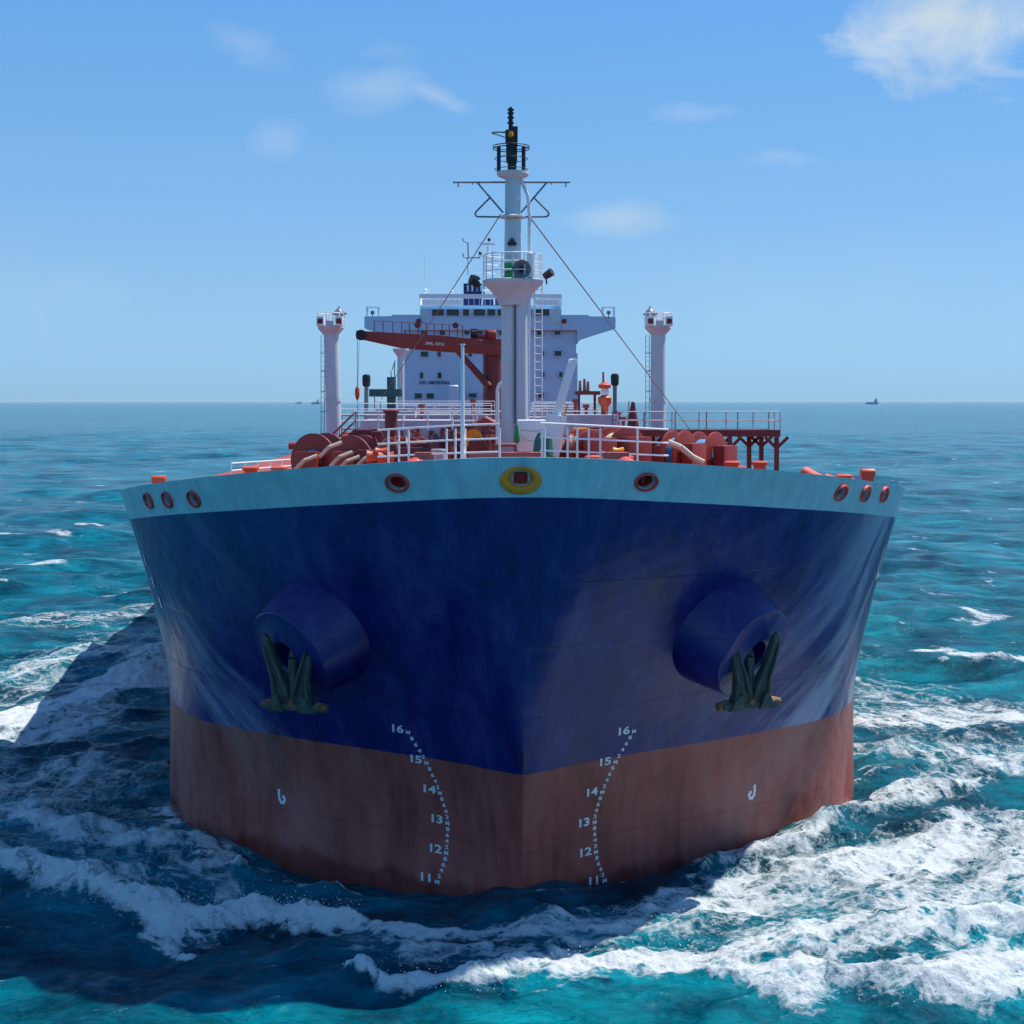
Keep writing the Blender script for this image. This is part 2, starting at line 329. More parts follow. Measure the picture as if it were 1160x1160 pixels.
CH = [  # fairleads: px, py of centre, width, height (m), yellow?
    (590, 544, 1.22, .84, True), (450, 547, .80, .60, False), (732, 546, .80, .60, False),
    (220, 565, .80, .62, False), (190, 566, .80, .62, False), (169, 567, .80, .62, False),
    (952, 558, .80, .62, False), (980, 559, .80, .62, False), (1001, 560, .80, .62, False)]
def build_bulwark():
    vs = []; fs = []; nc = len(dyd[:91]); dd = dyd[:91]; fr = np.linspace(0, 1, 7)
    def col(side, off):
        G = []
        for f in fr:
            y = Y0(14.4)+dd
            for _ in range(3):
                zt = ZTOP(y); z = zt-1.1*(1-f); zn = 8.5+(z-8.5)*5.9/(zt-8.5); y = Y0(zn)+dd
            b = Bh(dd, zn)
            # offset inwards along the plan normal
            tx = np.gradient(b); ty = np.gradient(y); ln = np.hypot(tx, ty)+1e-9; nx, ny = ty/ln, -tx/ln
            if off: nx[0], ny[0] = 0, -1
            bb = np.maximum(b-off*nx, 0); y2 = y-off*ny
            G.append(np.stack([side*bb, y2, z], -1))
        return np.array(G)
    for side in (-1, 1):
        A = col(side, 0.0); B = col(side, .16)
        for G, fl in ((A, side > 0), (B, side < 0)):
            o = len(vs); vs += [tuple(p) for p in G.reshape(-1, 3)]
            for j in range(len(fr)-1):
                for i in range(nc-1):
                    a = o+j*nc+i; q = (a, a+1, a+nc+1, a+nc); fs.append(q if fl else q[::-1])
        n = len(fr)*nc; oA = len(vs)-2*n; oB = oA+n
        for j, fl in ((0, False), (len(fr)-1, True)):
            for i in range(nc-1):
                q = (oA+j*nc+i, oA+j*nc+i+1, oB+j*nc+i+1, oB+j*nc+i); fs.append(q if fl else q[::-1])
        for j in range(len(fr)-1):
            q = (oA+j*nc+nc-1, oB+j*nc+nc-1, oB+(j+1)*nc+nc-1, oA+(j+1)*nc+nc-1); fs.append(q)
    me = bpy.data.meshes.new('bulwark'); me.from_pydata(vs, [], fs); me.materials.append(CYAN)
    bm = bmesh.new(); bm.from_mesh(me); bmesh.ops.remove_doubles(bm, verts=bm.verts, dist=.0005); bmesh.ops.recalc_face_normals(bm, faces=bm.faces); bm.to_mesh(me); bm.free()
    o = bpy.data.objects.new('bulwark', me); COL.objects.link(o); o.parent = ship
    frames = []; cut = MB()
    for (px, py, w, h, yel) in CH:
        c = hull_hit(px, py); n = hull_n(c.x, c.z) if abs(c.x) > .3 else Vector((0, -1, -.15)).normalized()
        u = Vector((0, 0, 1)).cross(n).normalized(); k = n.cross(u)
        frames.append((c, n, u, k, w, h, yel)); m = 28
        iw, ih = (w*.27, h*.24) if yel else (w*.36, h*.34); cc = c+k*(h*.08 if yel else 0)
        vs = [cc+n*s+u*iw*math.cos(2*math.pi*i/m)+k*ih*math.sin(2*math.pi*i/m) for s in (-.9, .5) for i in range(m)]
        cut.add(vs, [(i, (i+1) % m, m+(i+1) % m, m+i) for i in range(m)]+[tuple(range(m-1, -1, -1)), tuple(range(m, 2*m))])
    co = cut.build('cutter', CYAN, None, smooth=False)
    md = o.modifiers.new('b', 'BOOLEAN'); md.object = co; md.operation = 'DIFFERENCE'; md.solver = 'EXACT'
    bpy.context.view_layer.update(); dg = bpy.context.evaluated_depsgraph_get(); nm = bpy.data.meshes.new_from_object(o.evaluated_get(dg))
    o.modifiers.clear()
    if len(nm.polygons) > 500: o.data = nm
    bpy.data.objects.remove(co)
    bm = bmesh.new(); bm.from_mesh(o.data)
    for f in bm.faces: f.smooth = True
    for e in bm.edges:
        if len(e.link_faces) == 2 and e.calc_face_angle(0) > R(35): e.smooth = False
    bm.to_mesh(o.data); bm.free()
    for (c, n, u, k, w, h, yel) in frames:     # rolled lip with a tunnel going inboard
        mb = MB(); m = 32; rings = []
        off = k*(h*.08 if yel else 0)
        prof = ([(1.0, -.22, 0), (1.0, .03, 0), (.93, .10, .2), (.80, .155, .5), (.66, .14, .8), (.56, .07, 1), (.53, -.05, 1), (.53, -.75, 1)] if yel
                else [(1.0, -.08, 0), (1.0, .03, 0), (.95, .075, 0), (.86, .09, 0), (.78, .06, 0), (.73, .0, 0), (.72, -1.5, 0)])
        vs = []
        for (s, d, q) in prof:
            vs += [c+off*q+n*d+u*(w/2*s)*math.cos(2*math.pi*i/m)+k*(h/2*s)*math.sin(2*math.pi*i/m) for i in range(m)]
        fs = [(j*m+i, j*m+(i+1) % m, (j+1)*m+(i+1) % m, (j+1)*m+i) for j in range(len(prof)-1) for i in range(m)]
        mb.add(vs, fs); ob = mb.build('mooring_chock', YELLOW if yel else CHRED, o, ang=60)
        dk = MB(); s_ = .55 if yel else .75; dk.add([c+off-n*(.42 if yel else .5)+u*(w/2*s_)*math.cos(2*math.pi*i/m)+k*(h/2*s_)*math.sin(2*math.pi*i/m) for i in range(m)], [tuple(range(m))]); dk.build('added_chock_backing', CHRED, ob, smooth=False)  # backing disc added behind the open hole, giving it a dark red inside
        for q_ in ((-1, 1) if yel else (.4,)):
            MB().tube(c+off-n*(.3 if yel else .35)+u*w*.21*q_-k*h*.3, c+off-n*(.3 if yel else .35)+u*w*.21*q_+k*h*.3, .055, n=10).build('chock_pale_bar', WHITE if yel else PINK, ob)  # in the red chocks this bar is added as a highlight
        ob['label'] = 'dark red oval mooring chock'
        if yel: ob['label'] = 'yellow oval centre chock'
    return o
bulwark = build_bulwark()

# decks
def deck_sheet(name, y0, y1, dz, zfix=None, inset=.2, m=DECK):
    ys = np.concatenate([np.linspace(y0, y0+6, 24), np.linspace(y0+6, y1, 20)[1:]]); zt = ZTOP(ys); z = zt-dz if zfix is None else np.full_like(ys, zfix)
    b = np.maximum(half(ys, z), 0.05)-inset; b = np.maximum(b, .03)
    v = []; f = []
    for y, bb, zz in zip(ys, b, z): v += [(-bb, y, zz), (bb, y, zz)]
    n = len(ys)
    f = [(2*i, 2*i+1, 2*i+3, 2*i+2) for i in range(n-1)]
    return MB().add(v, f).build(name, m, ship, smooth=False)
deck_sheet('forecastle_deck', -3.0, 31, 1.16)
deck_sheet('main_deck', 31, 236, 0, 10.3, .02)
FD = lambda y: float(ZTOP(y))-1.16    # forecastle deck height
MB().box((-19.3, 30.9, 10.2), (19.3, 31.1, 10.62)).build('forecastle_bulkhead', CYAN, ship)

# ---- draft marks, symbols and name painted on the shell
def paint(name, me, place, parent=hull, m=MARKW):
    vs = [tuple(place(v.co.x, v.co.y)) for v in me.vertices]; n = bpy.data.meshes.new(name); n.from_pydata(vs, [], [tuple(p.vertices) for p in me.polygons]); n.materials.append(m)
    o = bpy.data.objects.new(name, n); COL.objects.link(o); o.parent = parent; return o
def on_shell(cx, cz, wide=1.0):
    n = hull_n(cx, cz); th = max(.25, abs(n.y)/math.hypot(n.x, n.y))
    def f(u, v):
        x = cx+u*th*wide; z = cz+v; y = hull_y(x, z); return Vector((x, y, z))+n*.02
    return f
def merge(parts):
    v = []; f = []
    for me, fn in parts:
        o = len(v); v += [tuple(fn(a.co.x, a.co.y)) for a in me.vertices]; f += [tuple(i+o for i in p.vertices) for p in me.polygons]
    return v, f
TX = {s: text_mesh(s, .37, .95) for s in ('11', '12', '13', '14', '15', '16')}; TX.update({s: text_mesh(s, .18) for s in ('2', '4', '6', '8', 'M')})
zmark = lambda k: (16-(998-455)*45.3/FPX)+(k-11)*.985      # height of draft mark k
MX = pchip([11, 12, 13, 14, 15, 16], [2.72, 2.42, 2.37, 2.62, 3.05, 3.65])
for side in (-1, 1):
    parts = []
    for k in range(11, 17):
        z = zmark(k); x = side*float(MX(k))
        parts.append((TX[str(k)], on_shell(x-.38, z+.07, 1.55))); parts.append((TX['M'], on_shell(x+.0, z-.0, 1.3)))
        if k < 16:
            for j, s in enumerate(('2', '4', '6', '8')):
                q = k+(j+1)*.2; parts.append((TX[s], on_shell(side*float(MX(q)), zmark(q), 1.6)))
    v, f = merge(parts); me = bpy.data.meshes.new('draft_marking'); me.from_pydata(v, [], f); me.materials.append(MARKW)
    o = bpy.data.objects.new('draft_marking', me); COL.objects.link(o); o.parent = hull
for side, (px, py) in ((-1, (320, 904)), (1, (851, 899))):       # bulbous bow symbol
    c = hull_hit(px, py); sh = on_shell(c.x, c.z); mb = MB()
    seg = [(-.15, .30), (-.15, .02), (-.09, -.12), (.02, -.17), (.12, -.10), (.13, .04), (.0, .06)]
    for a, b in zip(seg[:-1], seg[1:]):
        for t in range(4):
            u0, v0 = a[0]+(b[0]-a[0])*t/4, a[1]+(b[1]-a[1])*t/4; u1, v1 = a[0]+(b[0]-a[0])*(t+1)/4, a[1]+(b[1]-a[1])*(t+1)/4
            l = math.hypot(u1-u0, v1-v0); nx, ny = -(v1-v0)/l*.06, (u1-u0)/l*.06
            mb.add([sh(-side*(u0+nx), v0+ny), sh(-side*(u1+nx), v1+ny), sh(-side*(u1-nx), v1-ny), sh(-side*(u0-nx), v0-ny)], [(0, 1, 2, 3)])
    mb.build('bow_symbol', MARKW, hull, smooth=False)
# name letters on the flare, too oblique to read: three and four upright strokes
def strokes(side, items):
    mb = MB()
    for (y, z0, z1, w, lean) in items:
        for t in range(4):
            q = []
            for (a, b) in ((0, t), (w, t), (w, t+1), (0, t+1)):
                zz = z0+(z1-z0)*b/4; yq = y+a+lean*b/4; q.append((side*(float(half(yq, zz))+.03), yq, zz))
            mb.add(q, [(0, 1, 2, 3)])
    mb.build('ship_name', MARKW, hull, smooth=False)
strokes(1, [(8.3, 9.3, 10.5, .16, 0), (8.5, 9.35, 9.5, .5, 0), (9.3, 9.3, 10.5, .16, 0), (9.9, 9.3, 10.5, .16, .3), (10.8, 9.25, 10.4, .16, 0)])
strokes(-1, [(8.6, 9.9, 10.3, .22, 0), (8.2, 9.1, 9.5, .22, 0), (7.9, 8.4, 8.8, .22, 0)])

# ---- anchor bolsters and anchors
bR = hull_hit(820, 716)
def bolster_frame(side):
    ax = Vector((.80*side, -.86, -.56)).normalized(); base = Vector((bR.x*side, bR.y, bR.z)); return base, ax
for side in (-1, 1):
    base, ax = bolster_frame(side)
    mb = MB(); prof = [(2.28, -1.5), (2.00, -.3), (1.60, 1.28), (1.57, 1.31), (.95, 1.31), (.74, 1.42), (.60, 1.44), (.50, 1.36), (.46, 1.1), (.46, -.4)]
    # slightly oval: taller than wide
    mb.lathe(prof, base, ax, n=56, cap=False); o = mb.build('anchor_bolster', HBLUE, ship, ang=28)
    MB().lathe([(.455, 0), (.455, .05)], base-ax*.45, ax, n=24).build('hawse_pipe', BLACK, o)

def make_anchor(side):
    base, ax = bolster_frame(side); face = base+ax*1.36
    u = Vector((0, 0, 1)).cross(ax).normalized(); w = ax.cross(u).normalized()
    if w.z < 0: w = -w
    root = empty('anchor', face)
    hang = Vector((0, 0, 1))
    # local frame of the anchor: U across, V up (leaning against the face), Nn outward
    V = (hang*.80+w*.45).normalized(); U = Vector((.93, .36*side, 0)).normalized(); Nn = U.cross(V).normalized()
    if Nn.y > 0: Nn = -Nn
    org = ax*.12+Vector((-.30*side, 0, .24))
    def T(a, b, c): return org+U*a+V*b+Nn*c
    def plate(outline, c0, th, name, m, bev=.05, taper=None):
        mb = MB(); n = len(outline); vs = []
        for s in (-1, 1):
            for (a, b) in outline:
                t = th*(1 if taper is None else max(.35, 1-max(0, (b+1.2))*taper)); vs.append(T(a, b, c0(a, b)+s*t/2))
        mb.add(vs, [tuple(range(n)), tuple(range(2*n-1, n-1, -1))]+[(i, n+i, n+(i+1) % n, (i+1) % n) for i in range(n)])
        return mb.build(name, m, root, bevel=bev, ang=50)
    for s in (-1, 1):
        o1 = [(.06*s, -1.62), (.70*s, -1.62), (.60*s, -1.25), (.64*s, -.75), (.80*s, -.25), (.92*s, .15), (.92*s, .40), (.80*s, .62), (.66*s, .46), (.52*s, .05), (.36*s, -.45), (.10*s, -1.02)]
        f = plate(o1, lambda a, b: .42-.10*max(0, b+1.0), .30, 'fluke', ANCH, .035, .30)
        mb = MB()                                        # ribs along the edges of the blade
        for rib in ([(.10*s, -1.25), (.34*s, -.6), (.54*s, -.1), (.72*s, .40)], [(.58*s, -1.4), (.58*s, -.8), (.74*s, -.25), (.86*s, .25)]):
            pts = [T(a, b, .42-.10*max(0, b+1.0)+.17*max(.35, 1-max(0, b+1.2)*.32)+.02) for a, b in rib]
            for i in range(len(pts)-1): mb.tube(pts[i], pts[i+1], .07*(1-.2*i), .07*(1-.2*(i+1)), n=8)
        mb.build('rib', ANCH, f)
    cr = MB(); cr.beam(T(-1.0, -1.66, .42), T(1.0, -1.66, .42), .42, .22); cr.build('crown', ANCH, root, bevel=.07)
    for s in (-1, 1): MB().tube(T(.78*s, -1.62, .42), T(1.14*s, -1.66, .42), .17, .13, n=12).build('tripping_palm', RUST, root)
    for s in (-1, 1):
        a = [(.26*s, -1.76), (.84*s, -1.76), (.60*s, -1.30), (.42*s, -1.22)]
        plate(a, lambda a, b: .64, .14, 'cheek', ANCH, .025)
    MB().tube(T(0, -1.6, .42), T(0, -.2, .10), .19, .16, n=12).tube(T(0, -.2, .10), T(0, .25, -.2), .16, .13, n=12).build('shank', ANCH, root)
    MB().lathe([(.03, -.1), (.10, -.1), (.12, 0), (.10, .06), (.03, .06)], T(0, -1.52, .58), Nn, n=16).build('crown_pin', RUST, root)
    return root
tag(make_anchor(-1), 'dark iron anchor in shade, hanging from the left bolster of the bow', 'anchor', 'anchors on the bow')
tag(make_anchor(1), 'grey-green anchor with sunlit tan palm, hanging from the right bolster of the bow', 'anchor', 'anchors on the bow')
# ------------------------------------------------------------------ foremast
def X3(p, dx=0, dy=0, dz=0): return Vector((p[0]+dx, p[1]+dy, p[2]+dz))
def rail(name, pts, levels, m, parent, every=1.4, r=.028, posts=True, closed=False):
    """pts: foot points of the rail; levels: heights above them"""
    mb = MB(); pts = [Vector(p) for p in pts]; n = len(pts)
    for i in range(n if closed else n-1):
        a, b = pts[i], pts[(i+1) % n]
        for h in levels: mb.tube(a+Vector((0,0,h)), b+Vector((0,0,h)), r, n=6)
        k = max(1, round((b-a).length/every))
        if posts:
            for j in range(k+(1 if (i == n-2 and not closed) else 0)): q = a.lerp(b, j/k); mb.tube(q, q+Vector((0,0,levels[-1])), r*1.15, n=6)
    return mb.build(name, m, parent)
DM = 52.0                             # distance of the foremast from the camera
mz = lambda py, D=DM: CAMZ-(py-455)/FPX*D
def M(px, py, D=DM): return P(px, py, D)
c0 = M(583, 455); my = c0.y
mast = MB().tube((M(575.5, 0).x, my, 12.2), (M(576.5, 0).x, my, mz(335)), .29, .27, n=24).tube((M(590.5, 0).x, my-.12, 12.2), (M(590, 0).x, my-.12, mz(335)), .25, .24, n=24).build('foremast', GREYW, ship)
cx = M(581, 0).x
up = MB(); up.lathe([(.52, mz(346)), (.60, mz(338)), (.95, mz(326)), (1.12, mz(321)), (1.14, mz(318)), (1.05, mz(317))], (cx, my, 0), n=40)
for i in range(8):
    a = i*math.pi/4; up.beam((cx+.45*math.cos(a), my+.45*math.sin(a), mz(338)), (cx+1.05*math.cos(a), my+1.05*math.sin(a), mz(321)), .05, .12)
up.build('mast_platform', GREYW, mast)
MB().lathe([(.36, mz(318)), (.33, mz(290)), (.30, mz(250)), (.29, mz(203)), (.55, mz(200)), (.60, mz(198)), (.60, mz(195)), (.1, mz(195))], (cx, my, 0), n=32).build('upper_mast', GREYW, mast)
ring = lambda r, z, n=16, ccx=None: [Vector(((cx if ccx is None else ccx)+r*math.cos(2*math.pi*i/n), my+r*math.sin(2*math.pi*i/n), z)) for i in range(n)]
rail('platform_railing', ring(1.08, mz(317)), (.3, .62, .93), WHITE, mast, .5, .022, closed=True)
MB().box((M(596, 0).x, my-.9, mz(317)), (M(603, 0).x, my-.55, mz(290))).build('equipment_locker', WHITE, mast, bevel=.02)
MB().path([M(598, 470), M(600, 245), M(598, 222), M(590, 203)], .075, 10).build('cable_pipe', WHITE, mast)
MB().tube(M(583.5, 345, DM-.3), M(583.5, 480, DM-.3), .02, n=6).build('conduit', BLACK, mast)
mb = MB()
for s in (.0, .28): mb.tube((M(606, 0).x+s, my+.2, 12.4), (M(606, 0).x+s, my+.2, mz(318)), .022, n=6)
for i in range(26): z = 12.7+i*.3; mb.tube((M(606, 0).x, my+.2, z), (M(606, 0).x+.28, my+.2, z), .016, n=5)
mb.build('mast_ladder', WHITE, mast)
# fog horn with its green motor
h = M(591, 305, DM-1.0); MB().lathe([(.07, .55), (.09, .35), (.13, .15), (.20, .02), (.33, -.12), (.34, -.14), (.30, -.11), (.12, .1), (.05, .25)], h, (0, 1, 0), n=28, cap=False).build('fog_horn', STEEL, mast)
MB().lathe([(.07, -.05), (.07, .0)], (h.x, h.y+.18, h.z), (0, 1, 0), n=16).build('horn_throat', BLACK, mast)
mb = MB()
for dz in (.15, -.16): mb.tube((h.x-.62, h.y+.45, h.z+dz), (h.x-.05, h.y+.45, h.z+dz), .14, n=14)
mb.box((h.x-.45, h.y+.3, h.z-.35), (h.x-.1, h.y+.6, h.z+.1)); mb.build('horn_motor', GREEN, mast, bevel=.02)
MB().tube(M(575, 276, DM-.35), M(585, 276, DM-.35), .07, n=12).tube(M(580, 274.5, DM-.45), M(580, 272, DM-.2), .10, n=14).build('anchor_lamp', BLACK, mast)
for (a, b, dx) in ((618, 313, .22), (540, 322, -.22)):
    p = M(a, b); MB().tube(p, X3(p, dx*.2, -.1, -.3), .03, n=6).tube(X3(p, -dx*.2, -.2, -.03), X3(p, dx, -.35, .14), .13, .16, n=14).build('floodlight', BLACK, mast)
# top: light stack, small railed crow ring, radar-less yard and braces
st = MB(); tx = M(578.5, 0).x
st.tube((tx+.05, my, mz(196)), (tx+.05, my, mz(176)), .17, n=12).box((tx-.17, my-.2, mz(184)), (tx+.24, my+.2, mz(160))).box((tx-.20, my-.22, mz(162)), (tx+.10, my+.2, mz(148))).box((tx+.02, my-.18, mz(165)), (tx+.26, my+.2, mz(144)))
st.tube((tx, my, mz(150)), (tx, my, mz(123)), .085, n=12)
for py in (140, 134, 129, 125): st.tube((tx, my, mz(py)), (tx, my, mz(py-1.6)), .13, n=12)
st.tube((tx, my, mz(123)), (tx, my, mz(121)), .05, n=8)
st.build('light_stack', BLACK, mast, bevel=.01)
MB().lathe([(.03, 0), (.09, .03), (.1, .12), (.08, .2), (.02, .22)], (tx+.0, my-.26, mz(157)), n=12).build('signal_lamp', YELLOW, mast)
mb = MB()
for px in (565, 593): MB().tube((M(px, 0).x, my-.1, mz(196)), (M(px, 0).x, my-.1, mz(167)), .075, n=10).build('lantern_post', BLACK, mast)
cr = MB()
for z in (mz(166), mz(168.5)): cr.path(ring(.68, z, 20, M(579, 0).x), .02, 6, True)
for z in (mz(180), mz(192)): cr.path(ring(.62, z, 20, M(579, 0).x), .014, 6, True)
for px in (572, 576): cr.tube((M(572, 0).x, my-.3, mz(178)), (M(566, 0).x, my-.1, mz(178)), .02, n=6)
cr.build('crow_ring', BLACK, mast)
MB().path([M(574, 150), M(566, 149.5), M(557, 150)], .035, 6).path([M(557, 151), M(566, 153.5), M(573, 156)], .02, 6).build('whistle_arm', STEEL, mast)
yd = MB(); yd.tube(M(513, 206.5), M(646, 206.5), .035, n=8)
for s in (-1, 1):
    e = lambda px, py: M(580+s*(px-580), py)
    yd.path([e(540, 206), e(570, 241)], .035, 8).path([e(556, 223), e(541, 238), e(538.5, 241), e(538.5, 244), e(541, 245.5), e(571, 245.8)], .035, 8)
    yd.tube(e(519, 207), e(519, 212), .025, n=6); yd.tube(e(535, 207), e(535, 209.5), .02, n=6)
yd.build('signal_yard', STEEL, mast)
MB().lathe([(.31, mz(248)), (.5, mz(247)), (.5, mz(245.5)), (.31, mz(243))], (cx, my, 0), n=24).build('yard_collar', GREYW, mast)
w = MB(); w.box((cx-.24, my-.42, mz(248.5)), (cx+.24, my-.38, mz(244.5))); w.build('yard_plate', YELLOW, mast)
MB().tube(M(567, 243), P(432, 452, 86), .022, n=6).build('stay_wire', STEEL, ship)
MB().tube(M(598, 243), P(781, 486, 85), .026, n=6).build('stay_wire', STEEL, ship)

# bow railing either side of the mast
def fy(px, D): return P(px, 455, D)
def railpts(l, zf):
    out = []
    for px, D in l: p = fy(px, D); out.append((p.x, p.y, zf(p)))
    return out
zf = lambda p: FD(p.y)
for pts, posts, tops in (([(428, 43.5), (470, 42.7), (520, 42.0), (566, 41.6)], [(440, 43.3), (452, 43.0), (463, 42.8), (506, 42.2), (516, 42.1), (527, 42), (566, 41.6)], ((480, 496.5, 511.5))),
                         ([(612, 41.6), (660, 42.2), (700, 42.8), (757, 43.8)], [(614, 41.6), (617, 41.6), (643, 42.0), (654, 42.1), (667, 42.3), (680, 42.5), (722, 43.1)], ((479, 495, 510)))):
    mb = MB(); foot = railpts(pts, zf)
    for py in tops:
        z = CAMZ-(py-455)/FPX*41.8; q = [Vector((f[0], f[1], z-(FD(foot[-1 if pts[0][0] < 500 else 0][1])-f[2])*.75)) for f in foot]; mb.path(q, .029, 8)
    zt = CAMZ-(tops[0]-455)/FPX*41.8
    for px, D in posts: p = fy(px, D); mb.tube((p.x, p.y, FD(p.y)), (p.x, p.y, zt-(13.26-FD(p.y))*.35 if px not in () else zt), .032, n=8)
    mb.build('bow_railing', WHITE, ship)
p = fy(524, 41.9); MB().tube((p.x, p.y, FD(p.y)), (p.x, p.y, mz(391, 41.9)), .075, .05, n=12).tube((p.x, p.y, mz(391, 41.9)), (p.x, p.y, mz(389.5, 41.9)), .08, n=12).build('jack_staff', WHITE, ship)
for px, D in ((563.5, 54), (433, 60)):
    if px > 500: p = fy(px, D); MB().path([(p.x, p.y, 12), (p.x, p.y, mz(441, D)), (p.x+.1, p.y, mz(434, D)), (p.x+.25, p.y, mz(436, D)), (p.x+.25, p.y, mz(470, D))], .07, 8).build('vent_pipe', WHITE, ship)
# white locker at the mast foot, davit, green covers
a = P(587, 476, 46.5); b = P(636, 512, 46.5)
lk = MB().box((a.x, a.y, b.z-.0), (b.x, a.y+1.6, a.z)).build('mast_locker', WHITE, ship, bevel=.05)
MB().box((a.x+.1, a.y-.02, a.z-.36), (b.x-.12, a.y+.01, a.z-.33)).build('locker_lid_edge', GREYW, lk)
MB().box((a.x+.05, a.y+.1, FD(a.y)), (b.x-.5, a.y+1.4, b.z+.02)).build('locker_plinth', SHADEWHITE, lk)
MB().path([P(588, 492, 46.3), P(598, 499, 46.3), P(612, 500, 46.3), P(628, 495, 46.3)], .018, 6).path([P(590, 486, 46.3), P(606, 489, 46.3), P(628, 483, 46.3)], .012, 6).build('rope_bight', STEEL, lk)
dv = MB(); dv.beam(P(628, 478, 45.2), P(648, 411, 45.2), .26, .22); dv.beam(P(622, 516, 45.2), P(630, 470, 45.2), .62, .5); dv.tube(P(646.5, 410, 45.4), P(651, 410, 45.0), .11, n=12)
davit = dv.build('davit', WHITE, ship, bevel=.03)
MB().beam(P(637, 482, 45.0), P(642.5, 458, 45.0), .05, .02).build('davit_stripe', YELLOW, davit)
mb = MB(); mb.lathe([(.04, 0), (.08, -.25), (.11, -.5), (.06, -.62)], P(585.5, 481, 46.2), n=10); tag(mb.build('cloth_bundle', GREEN), 'bright green cloth bundle hanging beside the left edge of the white locker', 'cloth')
cvr = MB()
for i in range(6):
    q = P(611+i*1.8, 505+3*math.sin(i*2), 44.4); cvr.lathe([(.05, .42-.06*i), (.16, .2), (.2, -.1), (.24, -.35)], q, n=9)
tag(cvr.build('tarpaulin', mat('sea_green_cloth', (.03, .16, .12), .8, vary=.4)), 'dark green crumpled tarpaulin heaped at the foot of the white davit', 'tarpaulin')
# low red coaming and small fittings by the rail
mb = MB()
for px, w in ((572, 1.6), (602, .9), (540, .5), (480, .6), (700, .8)):
    q = P(px, 517, 41.9); MB().box((q.x-w/2, q.y+.5, FD(q.y)), (q.x+w/2, q.y+.9, q.z+.10)).build('deck_fitting', PINK, ship, bevel=.03)
q = P(497, 516, 43.5); o = MB().lathe([(.22, -.8), (.22, .13), (.25, .15), (.24, .2)], q, n=16).build('bucket', SHADEWHITE); tag(o, 'small pale bucket standing by the left bow railing', 'bucket')
# yellow frames around the valve stations
for px, py0, py1, D in ((520, 490, 520, 50), (658, 486, 520, 50)):
    mb = MB(); a = P(px-6, py0, D); b = P(px+7, py1, D)
    for yy_ in (0, 1.0): mb.path([(a.x, a.y+yy_, b.z-.6), (a.x, a.y+yy_, a.z), (b.x, a.y+yy_, a.z), (b.x, a.y+yy_, b.z-.6)], .035, 8)
    mb.tube((a.x, a.y, a.z), (a.x, a.y+1, a.z), .035, n=8).tube((b.x, a.y, a.z), (b.x, a.y+1, a.z), .035, n=8); mb.build('guard_frame', YELLOW, ship)

# ------------------------------------------------------------------ winches
def winch(loc, rot, r=1.0, w=1.0, n=2, blue=True, scale=1.0):
    """flanged mooring drums on an axle along local X, gearbox between them"""
    Mx = Matrix.Translation(loc) @ Matrix.Rotation(rot, 4, 'Z') @ Matrix.Scale(scale, 4)
    fl = MB(); rp = MB(); x = -w*n/2*1.25
    for k in range(n):
        x0 = x+k*w*1.25; x1 = x0+w
        for q in (x0, x1): fl.lathe([(.2, -.05), (r*.93, -.05), (r, -.03), (r, .05), (r*.93, .07), (.2, .07)], (q, 0, 0), (1, 0, 0), n=36)
        rp.lathe([(r*.45, .05)]+[(r*(.66+.025*(i % 2)), .06+(w-.12)*i/16) for i in range(17)]+[(r*.45, w-.05)], (x0, 0, 0), (1, 0, 0), n=30)
    for q in (x-.03, x+(n-1)*w*1.25+w+.03): rp.lathe([(.02, -.06), (r*.40, -.06), (r*.42, .06), (.02, .06)], (q, 0, 0), (1, 0, 0), n=24)
    fl.tube((x-.5, 0, 0), (x+n*w*1.25+.4, 0, 0), .14, n=12); fl.box((x-.55, -.5, -1.6), (x-.2, .5, .35)); fl.box((x+n*w*1.25, -.5, -1.6), (x+n*w*1.25+.5, .6, .45)); fl.box((x-.6, -.8, -1.75), (x+n*w*1.25+.6, .8, -1.55))
    out = []
    for b_, nm, m in ((fl, 'mooring_winch', RED), (rp, 'wound_rope', ROPEB if blue else ROPEW)):
        b_.v = [tuple(Mx @ Vector(v)) for v in b_.v]; out.append(b_.build(nm, m, ship if not out else out[0], bevel=.015 if nm == 'mooring_winch' else 0))
    return out[0]
def at(px, py, D): return P(px, py, D)
winch(at(364, 521, 54), R(62), 1.05, .85, 1, True)
winch(at(406, 521, 53), R(62), .95, .8, 1, True)
winch(at(770, 515, 54), R(-38), .95, .55, 1, True)
winch(at(803, 517, 56), R(-38), 1.0, .75, 1, True)
winch(at(664, 510, 49), R(-58), .75, .8, 1, False)
winch(at(704, 508, 52), R(-58), .85, .9, 1, False)
winch(at(470, 512, 55), R(75), .6, 1.0, 1, False)
# windlasses: gypsy wheel, brake band, motor box
def windlass(px, py, D, s=1):
    c = at(px, py, D); mb = MB(); mb.lathe([(.2, -.35), (.62, -.35), (.7, -.2), (.45, 0), (.7, .2), (.62, .35), (.2, .35)], c, (1, .2*s, 0), n=24); mb.box((c.x-1.6, c.y-.1, c.z-1.4), (c.x-.7, c.y+.9, c.z+.15)); mb.box((c.x+.7, c.y, c.z-1.4), (c.x+1.1, c.y+.8, c.z+.4))
    mb.tube((c.x-1.6, c.y+.2, c.z), (c.x+1.6, c.y+.2, c.z), .13, n=12); mb.lathe([(.1, 0), (.34, .02), (.34, .1), (.1, .12)], (c.x+1.3, c.y-.1, c.z+.2), (0, 1, 0), n=20); mb.build('windlass', DKRED, ship, bevel=.03)
windlass(500, 512, 50); windlass(640, 513, 49, -1); windlass(452, 514, 52)
